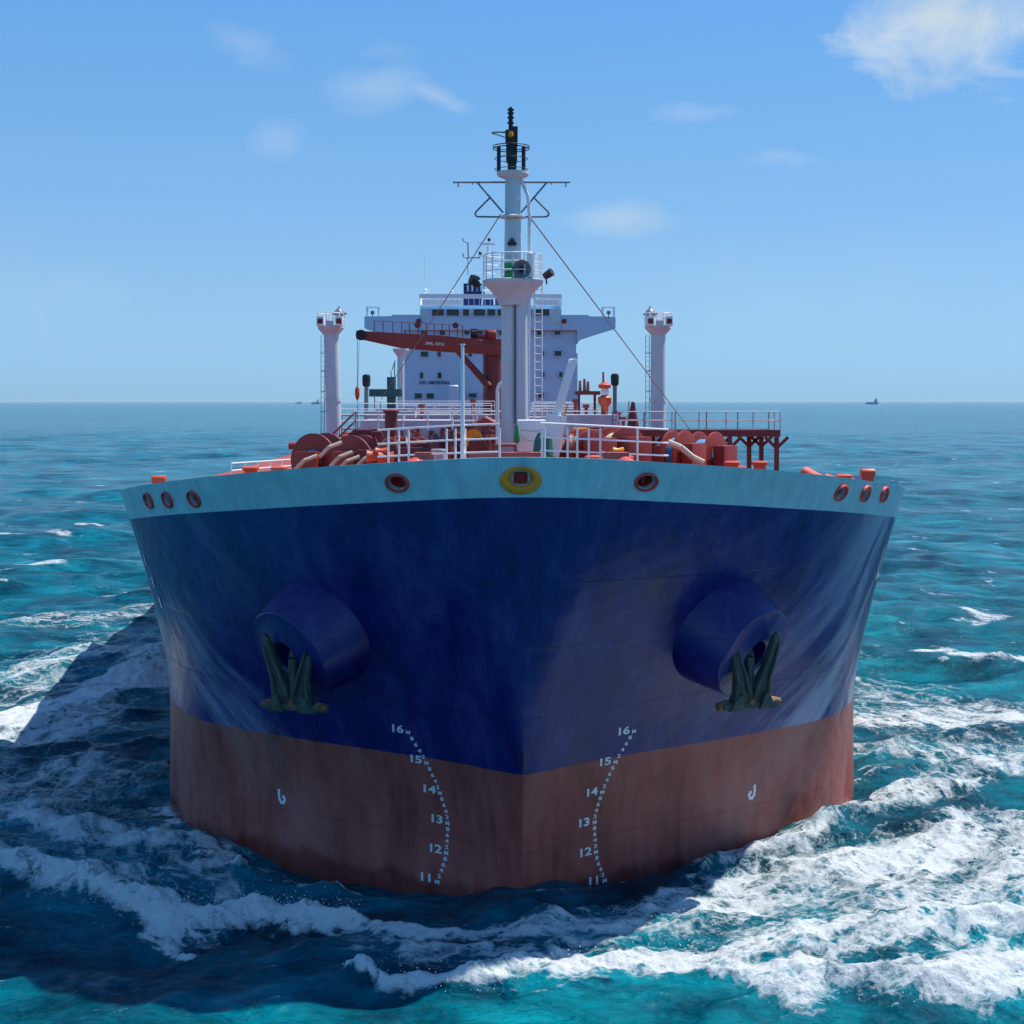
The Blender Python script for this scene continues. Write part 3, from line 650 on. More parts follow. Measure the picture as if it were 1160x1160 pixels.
# chain stopper arms and goosenecks in sun-bleached red
MB().tube(at(424, 516, 50), at(443, 496, 50), .16, .13, n=12).build('stopper_arm', PINK, ship)
MB().tube(at(443, 510, 52), at(443, 468, 52), .24, n=14).lathe([(.24, 0), (.3, .02), (.3, .1), (.1, .16)], at(443, 468, 52), n=14).build('vent_trunk', DKRED, ship)
MB().path([at(560, 480, 60), at(549, 474, 60), at(541, 480, 60), at(541, 500, 60)], .14, 10).build('gooseneck_pipe', PINK, ship)
MB().lathe([(.1, 0), (.35, 0), (.35, .08), (.1, .08)], at(536, 497, 50), (0, 1, 0), n=20).build('handwheel', YELLOW, ship)
mb = MB()
for px, py, r_ in ((425, 517, .22), (432, 512, .16), (437, 518, .2), (700, 511, .14), (688, 516, .16)):
    q = at(px, py, 47); MB().lathe([(.1, -r_*1.4), (r_, -r_*1.3), (r_*.7, 0), (r_, r_*1.3), (.1, r_*1.4)], q, (1, .2, 0), n=16).build('warping_head', ORANGE if r_ > .15 else YELLOW, ship)
mb = MB()
for i, (px, py) in enumerate(((350, 523), (378, 508), (390, 519), (398, 524), (418, 521))):
    q = at(px, py, 50+i*.3); o = MB().path([X3(q, -.5, 0, -.3), X3(q, -.15, -.1, .05), X3(q, .3, 0, .22)], .07, 8).build('mooring_rope', ROPEW); tag(o, ['slack pale mooring rope nearest the left end of the left red winch drums', 'pale rope draped over the top edge between the two left drums', 'pale rope sagging in front of the gap between the two left drums', 'pale rope end lying low between the left drums', 'pale rope leading from the second left drum towards the yellow warping heads'][i], 'rope', 'mooring ropes on the forecastle')
q = at(778, 510, 51); o = MB().path([X3(q, -.7, 0, .3), X3(q, -.2, 0, .1), X3(q, .2, -.1, -.25), X3(q, .6, -.1, -.45)], .11, 8).build('mooring_rope', ROPEW); tag(o, 'thick pale rope lying slantwise before the right winch drums', 'rope', 'mooring ropes on the forecastle')
# bitts on the bulwark rail
for px, py, D, r_ in ((180, 543, 51.5, .20), (983, 535.5, 51.5, .20)):
    c = at(px, py, D); MB().tube((c.x-.25, c.y, c.z), (c.x+.25, c.y, c.z), r_*.75, n=18).box((c.x-.19, c.y-.14, c.z-.55), (c.x+.19, c.y+.14, c.z-.05)).build('roller_fairlead', ORANGE, ship, bevel=.01)
for px, py, D in ((300, 532, 49), (690, 520, 45), (845, 526, 50), (940, 541, 49)):
    c = at(px, py, D); mb = MB()
    for s in (-.5, .5): mb.lathe([(.22, -1.1), (.22, -.05), (.3, 0), (.3, .08), (.2, .12)], (c.x+s, c.y, c.z), n=18)
    mb.box((c.x-1, c.y-.35, c.z-1.2), (c.x+1, c.y+.35, c.z-1.0)); mb.build('mooring_bitts', ORANGE, ship)
# side rails of the forecastle, far corner left
rail('side_railing', [at(262, 552, 58), at(332, 544, 66)], (.35, .7, 1.0), WHITE, ship, 1.5, .03)
# forest of small red machinery between the winches
mb = MB()
for i in range(60):
    px = random.uniform(432, 700); D = random.uniform(50, 68)
    if 566 < px < 640 and D < 54: continue
    q = P(px, 455, D); z0 = FD(q.y) if q.y < 24 else 11; h_ = CAMZ-(random.uniform(488, 512)-455)/FPX*D
    k = i % 4; mb = MB()
    if k == 0: mb.tube((q.x, q.y, z0), (q.x, q.y, h_), random.uniform(.08, .2), n=10)
    elif k == 1: mb.box((q.x-random.uniform(.2, .8), q.y, z0), (q.x+random.uniform(.2, .8), q.y+.8, h_-.2))
    elif k == 2: mb.path([(q.x, q.y, z0), (q.x, q.y, h_), (q.x+random.uniform(-1.3, 1.3), q.y+.1, h_), (q.x+.9, q.y, z0)], .07, 8)
    else: mb.lathe([(.05, -.05), (.3, -.05), (.3, .05), (.05, .05)], (q.x, q.y, h_-.2), (0, 1, 0), n=18); mb.tube((q.x, q.y+.05, z0), (q.x, q.y+.05, h_-.2), .06, n=8)
    mb.build(('riser_pipe', 'machinery_box', 'pipe_loop', 'handwheel')[k], (DKRED, RED, DKRED, PINK)[(i//4) % 4], ship, bevel=.012)
mb = MB()
for i in range(22):
    px = random.uniform(440, 700); D = random.uniform(52, 66); q = P(px, 455, D); h_ = CAMZ-(random.uniform(484, 508)-455)/FPX*D
    MB().tube((q.x, q.y, 12.3), (q.x, q.y, h_), .045, n=8).lathe([(.02, 0), (.16, .02), (.16, .06), (.02, .08)], (q.x, q.y, h_), (0, .3, 1), n=14).build('valve_stand', PINK, ship)

# ------------------------------------------------------------------ floodlight kingposts
def kingpost(px, pyt, D, s, lean):
    b0 = P(px, 455, D); x, y = b0.x, b0.y; zt = CAMZ-(374-455)/FPX*D; sc_ = D/FPX
    po = MB().tube((x+lean, y, 10.3), (x, y, zt), 8.6*sc_, 8.4*sc_, n=32).build('kingpost', GREYW, ship)
    R_ = 15*sc_; z1 = zt+2*sc_
    MB().lathe([(9*sc_, zt-5*sc_), (R_, z1), (R_, z1+3*sc_), (R_-.05, z1+3*sc_), (2*sc_, z1+1*sc_)], (x, y, 0), n=8).build('lamp_platform', GREYW, po, smooth=False)
    mb = MB(); k = 12
    pr = [Vector((x+R_*math.cos(2*math.pi*(i+.5)/k), y+R_*math.sin(2*math.pi*(i+.5)/k), z1+3*sc_)) for i in range(k)]
    for hh in (7*sc_, 14*sc_): mb.path([p+Vector((0, 0, hh)) for p in pr], .03, 6, True)
    for p in pr: mb.tube(p, p+Vector((0, 0, 14*sc_)), .03, n=6)
    mb.build('platform_railing', WHITE, po)
    pl = MB().box((x-4.5*sc_, y-R_, z1+2*sc_), (x+4.5*sc_, y-R_+.04, z1+8*sc_)).build('rail_screen', GREYW, po)
    for q in (-10.5, 10.5):
        lx = x+q*sc_; lm = MB().box((lx-4*sc_, y-R_-.1, z1+2*sc_), (lx+4*sc_, y-R_+.5, z1+13*sc_)).build('floodlight', WHITE, po, bevel=.03)
        MB().box((lx-2.8*sc_, y-R_-.14, z1+4.5*sc_), (lx+2.8*sc_, y-R_-.08, z1+10*sc_)).build('lamp_glass', DKRED, lm)
    ax = x-s*9*sc_; mb = MB(); z2 = z1+15*sc_
    mb.tube((ax, y, z1), (ax, y, z2+10*sc_), .05, n=6).lathe([(.05, 0), (.28, .15), (.32, .4), (.12, .62)], (ax, y, z2-3*sc_), n=10).tube((ax-.45, y, z2+1*sc_), (ax+.5, y, z2+2*sc_), .07, n=6).tube((ax-.3, y, z2+4*sc_), (ax+.35, y, z2-1*sc_), .06, n=6); mb.build('wind_sensor', STEEL, po)
    mb = MB(); lx = x-14*sc_+lean*.5
    for t in (0, 1): mb.tube((lx+t*4*sc_, y, 10.3), (lx+t*4*sc_, y, zt-6*sc_), .022, n=5)
    for i in range(int((zt-10.3)/.34)): mb.tube((lx, y, 10.5+i*.34), (lx+4*sc_, y, 10.5+i*.34), .013, n=4)
    for py in (400, 420, 443, 466): z = CAMZ-(py-455)/FPX*D; mb.tube((lx, y, z), (x, y, z), .03, n=5)
    mb.build('ladder', STEEL, po)
    MB().lathe([(9.3*sc_, -.12), (9.3*sc_, .12)], (x+lean*.45, y, CAMZ+2*sc_), n=32, cap=False).build('weld_collar', GREYW, po)
kingpost(375, 374, 92, -1, .32); kingpost(745.5, 374, 92, 1, 0)

# ------------------------------------------------------------------ raised walkways on the main deck
def wk():
    D1, D2 = 86, 92; a = P(700, 455, D1); b = P(885, 455, D1); z = CAMZ-(487-455)/FPX*D1; y1 = a.y; y2 = y1+3.4
    w = MB(); w.box((a.x-1.5, y1, z-.42), (b.x, y1+.18, z)); w.box((a.x-1.5, y2, z-.42), (b.x, y2+.18, z)); w.box((a.x-1.5, y1+.2, z-.1), (b.x, y2-.02, z-.02)); w.box((b.x-.18, y1+.19, z-.4), (b.x, y2-.01, z-.11))
    o = w.build('side_walkway', DKRED, ship)
    def leg(px, y, lean=0):
        x = P(px, 455, y-CAMY).x; q = MB(); q.beam((x, y+.09, 10.3), (x, y+.09, z-.43), .26, .26)
        for s in (-1, 1): q.beam((x, y+.09, z-1.15), (x+s*.72, y+.09, z-.45), .16, .18)
        q.build('leg', DKRED, o)
    for px in (828, 881.5, 764, 716): leg(px, y1)
    for px in (817, 850, 864, 740): leg(px, y2)
    rail('walkway_railing', [(a.x, y1+.09, z), (b.x, y1+.09, z), (b.x, y2+.09, z)], (.58, 1.12), SHADEWHITE, o, 1.7, .035)
    rail('walkway_railing', [(a.x, y2+.09, z), (b.x, y2+.09, z)], (.58, 1.12), STEEL, o, 2.2, .035)
    # left: platform with two stair flights
    c = P(401, 455, D1); d = P(440, 455, D1)
    w = MB(); w.box((c.x, c.y, z-.35), (d.x, c.y+.16, z)); w.box((c.x, c.y+2.4, z-.35), (d.x, c.y+2.56, z)); w.box((c.x, c.y+.17, z-.1), (d.x, c.y+2.39, z-.02))
    w.beam((c.x+.1, c.y, z-.1), (c.x-2.9, c.y, z-2.9), .12, .34); w.beam((c.x+.1, c.y+1.2, z-.1), (c.x-2.9, c.y+1.2, z-2.9), .12, .34)
    for i in range(9): q = (i+.5)/9; w.box((c.x-3*q, c.y+.07, z-2.8*q-.15), (c.x-3*q+.26, c.y+1.13, z-2.8*q-.11))
    w.beam((d.x, c.y, z-.1), (d.x-1.6, c.y, z-2.7), .12, .3); w.beam((c.x+.3, c.y+.2, 10.3), (c.x+.3, c.y+.2, z-.3), .28, .28); w.beam((c.x+1.0, c.y+2, 10.3), (c.x+1.0, c.y+2, z-.3), .28, .28)
    w = w.build('stair_platform', DKRED, ship)
    r = MB()
    for yy2 in (0, 1.2):
        for hh in (.6, 1.15): r.tube((c.x+.1, c.y+yy2, z+hh), (c.x-2.9, c.y+yy2, z-2.9+hh), .035, n=6)
        for q in (0, .33, .66, 1): r.tube((c.x+.1-3*q, c.y+yy2, z-2.8*q), (c.x+.1-3*q, c.y+yy2, z-2.8*q+1.15), .035, n=6)
    r.build('stair_handrail', PINK, w)
    rail('platform_railing', [(c.x, c.y, z), (d.x+7, c.y, z)], (.58, 1.15), WHITE, w, 1.6, .035)
wk()
# pale deckhouse and breakwater behind the forecastle
def pbox(mb, x0, y0, x1, y1, D, dep):
    a = P(x0, y0, D); b = P(x1, y1, D); return mb.box((a.x, a.y, a.z), (b.x, a.y+dep, b.z))
mb = MB(); pbox(mb, 408, 476, 512, 530, 96, 5); pbox(mb, 512, 488, 540, 530, 97, 3)
dh = mb.build('deck_store', SHADEWHITE, ship, bevel=.04)
mb = MB()
for i, px in enumerate((428, 451, 470, 486, 499)): mb = MB(); pbox(mb, px, 485+(i % 2)*3, px+5, 506, 95.9, .06); mb.build('store_door', DKRED, dh)
for a_ in ((414, 466, 470, 474, 112, 3), (642, 470, 700, 505, 105, 5), (604, 463, 652, 500, 150, 5), (430, 468, 560, 500, 150, 8)):
    mb = MB(); pbox(mb, *a_); mb.build('deck_locker', SHADEWHITE, ship, bevel=.03)
for a_ in ((505, 482, 566, 512, 88, 3), (420, 486, 440, 512, 84, 2), (668, 484, 720, 510, 92, 3)):
    mb = MB(); pbox(mb, *a_); mb.build('red_deckhouse', DKRED, ship, bevel=.03)
# fore-and-aft cargo lines, manifold and catwalk
mb = MB()
for i in range(9): x = -8+i*2.1; mb.tube((x, 34, 11.4+.25*(i % 3)), (x, 196, 11.4+.25*(i % 3)), .24, n=12)
for y in (70, 96, 100, 104, 108, 140, 170):
    mb.tube((-17, y, 12.4), (17, y, 12.4), .3, n=12)
for y in range(36, 196, 8):
    mb.box((-9, y, 10.3), (9, y+.25, 11.1))
mb.build('cargo_piping', RED, ship)
mb = MB(); mb.box((1.5, 40, 13.2), (3.3, 196, 13.3))
for y in range(42, 196, 6): mb.beam((1.6, y, 10.3), (1.6, y, 13.2), .16, .16).beam((3.2, y, 10.3), (3.2, y, 13.2), .16, .16)
cw = mb.build('catwalk', SHADEWHITE, ship)
rail('catwalk_railing', [(1.5, 40, 13.3), (1.5, 196, 13.3)], (.55, 1.1), WHITE, cw, 2.0, .035); rail('catwalk_railing', [(3.3, 40, 13.3), (3.3, 196, 13.3)], (.55, 1.1), WHITE, cw, 2.0, .035)
for y, x0, x1, z in ((54, -11.5, -.3, 14.15), (72, -13, -.5, 14.9), (100, -11, 0, 15.1), (124, -14, 1, 15.1), (66, 2.4, 8.2, 14.3), (78, 3, 10, 14.9), (108, 4.2, 11, 15.0), (128, 5, 13, 15.0)):
    mb = MB(); mb.box((x0, y, z-.12), (x1, y+1.2, z)); k = int((x1-x0)/3)
    for i in range(k+1): mb.beam((x0+(x1-x0)*i/k, y+.6, 10.3), (x0+(x1-x0)*i/k, y+.6, z-.13), .14, .14)
    o = mb.build('cross_gangway', SHADEWHITE, ship); rail('gangway_railing', [(x0, y, z), (x1, y, z)], (.5, .95), WHITE, o, 1.5, .032)
mb = MB()
for (px, D, h) in ((536, 125, 452), (470, 120, 462), (652, 120, 452), (664, 118, 458), (700, 112, 466), (706, 112, 472), (715, 108, 470), (478, 118, 458)):
    q = P(px, 455, D); z = CAMZ-(h-455)/FPX*D; MB().tube((q.x, q.y, 10.3), (q.x, q.y, z), .16, n=10).tube((q.x, q.y, z-.3), (q.x, q.y, z), .3, n=12).build('vent_head', PINK, ship)
q = P(717, 470, 90); MB().lathe([(.5, -2), (.42, -.9), (.12, .8), (.05, .85)], q, n=16).build('tripod_stand', DKRED, ship)
for px, py, D in ((415, 426, 118), (696.5, 425, 118)):
    q = P(px, py, D); o = MB().tube((q.x, q.y, 10.3), (q.x, q.y, q.z-.5), .18, n=12).build('vent_riser', STEEL, ship); MB().lathe([(.2, -.9), (.33, -.8), (.36, -.1), (.28, .1), (.1, .15)], q, n=16).build('vent_cap', BLACK, o)
    MB().tube((q.x+.7*(1 if px < 500 else -1), q.y, 10.3), (q.x+.7*(1 if px < 500 else -1), q.y, q.z-1.6), .05, n=6).tube((q.x+1.1, q.y, 10.3), (q.x+1.2, q.y, q.z-2.2), .05, n=6).build('vent_stay', STEEL, o)
# red fire monitor on its platform
D = 108; q = P(685, 455, D); mo = MB().lathe([(.12, 12), (.2, 12.5), (.3, 15.6), (.52, 15.9), (.55, 16.3), (.25, 16.5), (.2, 17.0), (.48, 17.05), (.5, 17.3), (.2, 17.5)], (q.x, q.y, 0), n=24).build('fire_monitor', ORANGE, ship)
MB().tube((q.x-.1, q.y, 17.4), (q.x-.12, q.y, 18.3), .1, .08, n=10).build('nozzle', PINK, mo); MB().lathe([(.26, 16.5), (.36, 16.7), (.26, 17.0)], (q.x, q.y, 0), n=20, cap=False).build('white_band', WHITE, mo)
a = P(652, 443, 112); b = P(680, 443, 112); pf = MB().box((a.x, a.y, a.z-.3), (b.x, a.y+1.6, a.z)).beam((a.x+.3, a.y+.5, 10.3), (a.x+.3, a.y+.5, a.z-.3), .2, .2).beam((b.x-.4, a.y+.5, 10.3), (b.x-.4, a.y+.5, a.z-.3), .2, .2).build('monitor_platform', DKRED, ship)
for px, h in ((657, 431), (662, 429), (666, 432)): c = P(px, 455, 112.4); MB().tube((c.x, c.y, a.z), (c.x, c.y, CAMZ-(h-455)/FPX*112), .14, .1, n=8).build('valve_post', PINK, pf)
c = P(443, 448, 120); mb = MB(); mb.box((c.x-1.9, c.y, c.z-.1), (c.x+.9, c.y+1, c.z+.55)).tube((c.x, c.y+.5, 10.3), (c.x, c.y+.5, c.z+1.6), .4, n=12).box((c.x-1.3, c.y, c.z-1.6), (c.x+1.5, c.y+1, c.z-1.2)); mb.build('hose_saddle', mat('dark_teal_paint', (.03, .10, .11), .5), ship)
for px, py in ((441, 427), (447, 410)): c = P(px, py, 128); MB().tube((c.x, c.y, 10.3), c, .05, n=6).build('aerial_rod', STEEL, ship)

# ------------------------------------------------------------------ deck crane
DC = 150; s_ = DC/FPX
def C(px, py, d=0): return P(px, py, DC+d)
pd = MB(); pc = C(558, 455, 1.2); pd.lathe([(1.35, 10.3), (1.05, CAMZ-(455-455)*s_), (1.05, CAMZ+56*s_), (1.3, CAMZ+57*s_), (1.3, CAMZ+60*s_)], (pc.x, pc.y, 0), n=32)
crane = pd.build('deck_crane', DKRED, ship)
hs_ = MB(); a = C(546, 400); hs_.box((a.x, a.y-.2, a.z+.0), (C(568, 0).x, a.y+2.2, C(0, 384).z)); hs_.box((C(536, 0).x, a.y+.2, C(0, 384).z), (C(562, 0).x, a.y+1.8, C(0, 379).z)); hs_.box((C(549, 0).x, a.y+.1, C(0, 379).z+.01), (C(557, 0).x, a.y+1.5, C(0, 374).z))
hs_.tube(C(553, 379, -.3), C(562, 379, -.3), .5, n=14); hs_.build('crane_housing', RED, crane, bevel=.05)
MB().tube(C(534, 378, .1), C(541, 378, .1), .45, n=14).box(C(533, 384, -.1), C(541, 373, .8)).build('luffing_winch', BLACK, crane)
bm_ = MB(); out = [(405, 374.5), (414, 375), (440, 376.5), (500, 380), (540, 384), (567, 394), (567, 402), (545, 401), (500, 398.5), (455, 394.5), (430, 389), (414, 385.5), (406, 384)]
f_ = [C(x, y, -.5) for x, y in out]; g_ = [v+Vector((0, .9, 0)) for v in f_]; n_ = len(out)
bm_.add(f_+g_, [tuple(range(n_)), tuple(range(2*n_-1, n_-1, -1))]+[(i, n_+i, n_+(i+1) % n_, (i+1) % n_) for i in range(n_)])
boom = bm_.build('crane_boom', RED, crane, bevel=.04)
MB().tube(C(409, 379.5, -.7), C(409, 379.5, .6), .58, n=20).box(C(403.5, 384, -.65), C(413, 375, .5)).build('boom_head_sheave', BLACK, crane)
MB().tube(C(517, 396, -.1), C(554, 438, -.1), .30, .42, n=14).build('luffing_cylinder', DKRED, crane)
hk = MB(); hk.tube(C(404.8, 385, 0), C(404.8, 470, 0), .03, n=6).tube(C(407, 385, 0), C(405.2, 440, 0), .02, n=6); hk.build('hoist_rope', BLACK, crane)
MB().lathe([(.05, -.7), (.18, -.5), (.26, -.1), (.26, .5), (.1, .8)], C(404.8, 446, 0), n=12).build('hook_block', ORANGE, crane)
rr = MB()
for i, px in enumerate((424, 434, 445, 455, 464, 474, 483, 492, 501, 509, 518, 524)): yb = 376.5+(px-424)*.055; rr.tube(C(px, yb, -.1), C(px, yb-13, -.1), .05, n=5)
rr.path([C(424, 363.5, -.1), C(524, 368.5, -.1)], .03, 5); rr.build('boom_handrail', DKRED, crane)
for px, py in ((473, 366), (516, 366.5)): MB().lathe([(.05, 0), (.32, .05), (.34, .45), (.05, .5)], C(px, py+2.5, -.2), (0, -1, 0), n=14).build('boom_lamp', DKRED, crane)
tm = text_mesh('SWL 15T-28M', 4.5*s_, 1.0)
c = C(495.5, 389.8, -.515); v_ = [(c.x+a.co.x, c.y, c.z+a.co.y-a.co.x*.06) for a in tm.vertices]; me = bpy.data.meshes.new('crane_lettering'); me.from_pydata(v_, [], [tuple(p.vertices) for p in tm.polygons]); me.materials.append(MARKW)
o = bpy.data.objects.new('crane_lettering', me); COL.objects.link(o); o.parent = crane
c = C(454, 455, -2.5); rs = MB().tube((c.x, c.y, 10.3), (c.x, c.y, C(0, 397, -2.5).z), .42, .36, n=18).lathe([(.36, CAMZ+50*s_), (.85, CAMZ+57*s_), (.85, CAMZ+59*s_)], (c.x, c.y, 0), n=18).build('boom_rest', GREYW, ship)
mb = MB()
for t in range(8): z = 12+t*1.05; mb.tube((c.x-.9, c.y-.4, z), (c.x-.9+.5*math.sin(t), c.y-.4, z+1), .05, n=5)
mb.build('rest_ladder', STEEL, rs)

# ------------------------------------------------------------------ accommodation block
DS = 245; S = lambda px, py, d=0: P(px, py, DS+d)
def sbox(mb, x0, y0, x1, y1, d, dep):
    a = S(x0, y0); b = S(x1, y1); return mb.box((a.x, a.y+d, a.z), (b.x, a.y+d+dep, b.z))
mb = MB(); sbox(mb, 458, 374, 653, 500, 0, 18); acc = mb.build('accommodation_block', BRIDGE, ship)
# wheelhouse with a raked roof edge, bridge wings as one tapering slab
mb = MB(); sbox(mb, 476, 345.5, 636, 350, .6, 11); sbox(mb, 476, 350, 636, 374, -.8, 13); wh = mb.build('wheelhouse', BRIDGE, acc)
mb = MB(); sbox(mb, 475, 333.2, 636.5, 345.4, .2, .2); sbox(mb, 475, 333.2, 475.7, 345.4, .41, 10); sbox(mb, 635.8, 333.2, 636.5, 345.4, .41, 10)
# monkey-island screen: solid white top rail with open gaps
mi_ = MB(); sbox(mi_, 475, 333, 636.5, 338, 0, .15)
for i in range(27): px = 475+i*6.17; sbox(mi_, px, 338, px+.7, 345.4, .02, .1)
sbox(mi_, 478, 339, 524, 345.3, .3, .1); sbox(mi_, 606, 339, 634, 345.3, .3, .1)
sbox(mi_, 475, 333, 475.7, 345.4, .17, 10); sbox(mi_, 635.8, 333, 636.5, 345.4, .17, 10); mi_.build('roof_screen', WHITE, acc)
def slab(name, outl, d, dep, m, parent):
    f = [S(x, y) + Vector((0, d, 0)) for x, y in outl]; y0 = S(555, 400).y+d
    f = [Vector((v.x, y0, v.z)) for v in f]; n = len(f); mb = MB(); mb.add(f+[v+Vector((0, dep, 0)) for v in f], [tuple(range(n)), tuple(range(2*n-1, n-1, -1))]+[(i, n+i, n+(i+1) % n, (i+1) % n) for i in range(n)]); return mb.build(name, m, parent, smooth=False)
slab('bridge_wing', [(636.2, 357), (666, 357), (667, 358.5), (697, 359), (697, 372), (668, 381), (657, 385), (653.3, 390), (653.3, 374.1), (636.2, 374.1)], -.9, 4.2, BRIDGE, acc)
slab('bridge_wing', [(475.8, 357), (445, 357), (444, 358.5), (413.5, 359), (413.5, 372), (443, 381), (453, 385), (457.7, 390), (457.7, 374.1), (475.8, 374.1)], -.9, 4.2, BRIDGE, acc)
for x0, x1 in ((415.5, 428.5), (683, 696)):
    fr_ = MB(); a = S(x0, 358.6, -1); b = S(x1, 347.5, -1)
    for yy3 in (0, 2.2): fr_.path([(a.x, a.y+yy3, a.z), (a.x, a.y+yy3, b.z), (b.x, a.y+yy3, b.z), (b.x, a.y+yy3, a.z)], .09, 6)
    o = fr_.build('wing_shelter', BRIDGE, acc); c = S((x0+x1)/2, 354.5, -1); MB().lathe([(.1, -.3), (.35, -.2), (.35, .3), (.1, .4)], c, n=12).tube(X3(c, 0, 0, -.9), c, .08, n=6).build('wing_repeater', STEEL, acc)
for yy3, d in ((366.5, -.95), (374.3, -.86)):
    mb = MB(); sbox(mb, 476, yy3-.25 if yy3 < 370 else yy3, 652.8 if yy3 > 370 else 636, yy3+.45, d, .1)
    if yy3 > 370: mb.build('rain_gutter', PINK, acc)
for px in (474.5, 639): c = S(px, 364, -1.2); MB().lathe([(.1, 0), (.45, .05), (.45, .5), (.1, .55)], c, (0, -1, 0), n=14).build('bridge_lamp', DKRED, acc)
def win(x0, x1, y0, y1, d):
    """framed window: proud frame, glass set back"""
    a = S(x0, y0); b = S(x1, y1); mb = MB(); t = .12
    for (p, q) in (((a.x-t, b.z-t), (a.x, a.z+t)), ((b.x, b.z-t), (b.x+t, a.z+t)), ((a.x, a.z), (b.x, a.z+t)), ((a.x, b.z-t), (b.x, b.z))): mb.box((p[0], a.y+d-.10, p[1]), (q[0], a.y+d+.02, q[1]))
    o = mb.build('window', BRIDGE, acc, smooth=False); MB().box((a.x, a.y+d-.05, b.z), (b.x, a.y+d-.01, a.z)).build('pane', GLASS, o, smooth=False)
for x0, x1 in ((489.5, 503), (506, 520), (524.5, 531.5), (536.5, 549.5), (552, 561), (563.5, 567.5), (570, 580), (583, 592), (595, 602), (606, 622)): win(x0, x1, 350.8, 358, -.8)
for x0, x1 in ((478.5, 484), (626, 634)): 
    a = S(x0, 350); b = S(x1, 365); MB().box((a.x, a.y-.86, b.z), (b.x, a.y-.82, a.z)).build('pane', mat('pale_window_glass', (.45, .62, .70), .1), wh, smooth=False)
rw = random.Random(3)
for x0, x1, y0, y1 in ((477, 484, 374.8, 379.6), (498, 504, 374.8, 379.6), (526, 532, 374.8, 379), (538, 547, 374.8, 379), (565.5, 569, 375, 380), (608, 615, 374.8, 379.4), (628, 635, 374.8, 379.4),
    (476.5, 485, 398.2, 404.2), (495.5, 499.5, 398.2, 404.2), (530.5, 534.5, 399, 404), (613, 616.5, 397.5, 403.2), (628, 636, 397.5, 403.2),
    (475.5, 479.5, 422, 428.6), (495.8, 500, 422, 428.6), (613, 617, 421.5, 427.5), (633.3, 637.3, 421.5, 427.5),
    (469.8, 478, 445.5, 451.5), (483.3, 491.5, 445.5, 451.5), (531, 540, 445.5, 450.5), (609.5, 616, 444.5, 450.5), (550, 554, 422, 428), (550, 556, 398, 404), (548, 556, 446, 451)): win(x0, x1, y0, y1, 0)
tm = text_mesh('NO SMOKING', 5.0/FPX*DS, 1.1); c = S(492, 433.6); v_ = [(c.x+a.co.x, c.y-.03, c.z+a.co.y) for a in tm.vertices]; me = bpy.data.meshes.new('wall_lettering'); me.from_pydata(v_, [], [tuple(p.vertices) for p in tm.polygons]); me.materials.append(NAVY)
o = bpy.data.objects.new('wall_lettering', me); COL.objects.link(o); o.parent = acc
mb = MB(); c = S(514, 446, -4); mb.lathe([(1.1, -3), (1.1, 1.3), (.9, 1.5)], c, n=20); mb.build('tank', BRIDGE, ship)
MB().tube(S(653.5, 400), S(653.5, 470), .12, n=6).build('downpipe', BRIDGE, acc)
# funnel, radar mast, aerials behind the wheelhouse
mb = MB(); a = S(525, 321, 28); b = S(549, 333, 28); mb.box((a.x, a.y, b.z-4), (b.x, a.y+6, a.z)); a = S(525, 340, 26); b = S(572, 346, 26); mb.box((a.x, a.y-6, b.z-3), (b.x, a.y+1, a.z)); fn = mb.build('funnel', NAVY, ship, bevel=.1)
mb = MB()
for px in (529, 534, 539, 544): a = S(px, 323, 28); mb.box((a.x, a.y-.06, S(0, 330, 28).z), (S(px+2, 0, 28).x, a.y+.02, a.z))
mb.build('funnel_louvre', MARKW, fn)
D6 = 8; rm = MB(); c = S(553, 345, D6)
for dx, dy in ((-1.1, -1), (1.1, -1), (-1.1, 1), (1.1, 1)): rm.tube((c.x+dx, c.y+dy, c.z), (c.x+dx*.7, c.y+dy*.7, S(0, 290, D6).z), .12, n=8)
for k in range(6): z = S(0, 338-k*9, D6).z; q = 1-.055*k; rm.path([(c.x-1.1*q, c.y-q, z), (c.x+1.1*q, c.y-q, z), (c.x+1.1*q, c.y+q, z), (c.x-1.1*q, c.y+q, z)], .07, 6, True)
rm.box((c.x-1.9, c.y-1.2, S(0, 291, D6).z), (c.x+1.9, c.y+1.2, S(0, 290, D6).z)); rm.tube((c.x, c.y, S(0, 291, D6).z), (c.x, c.y, S(0, 274, D6).z), .35, .2, n=10)
radar = rm.build('radar_mast', WHITE, ship)
MB().box((c.x-1.0, c.y-1.6, S(0, 279, D6).z), (c.x+1.3, c.y-1.2, S(0, 276.5, D6).z)).build('radar_scanner', WHITE, radar, bevel=.05)
MB().lathe([(.05, 0), (.28, .1), (.3, .5), (.1, .7)], S(554, 273.5, D6), n=12).lathe([(.05, 0), (.28, .1), (.3, .5), (.1, .7)], S(544, 289, D6), n=12).build('masthead_lamp', BLACK, radar)
MB().path([S(524, 270, D6), S(525, 273, D6), S(530, 275, D6), S(530.5, 292, D6), S(544, 292, D6)], .12, 6).path([S(524.5, 287, D6), S(525, 291, D6), S(530, 293, D6)], .12, 6).path([S(530, 292, D6), S(530, 312, D6)], .07, 6).path([S(541, 275, D6), S(553, 276, D6)], .06, 6).build('aerial_bracket', STEEL, radar)
MB().path([S(533, 322, 20), S(533, 315, 20), S(536, 312, 20), S(541, 314, 20), S(543, 317, 20)], .35, 10).build('exhaust_bend', BLACK, ship)
for px, y0, y1 in ((481, 292, 333), (485, 308, 333), (620, 318, 333), (508, 330, 345)): MB().tube(S(px, y0, 3), S(px, 345, 3), .045, n=5).build('whip_aerial', WHITE, acc)
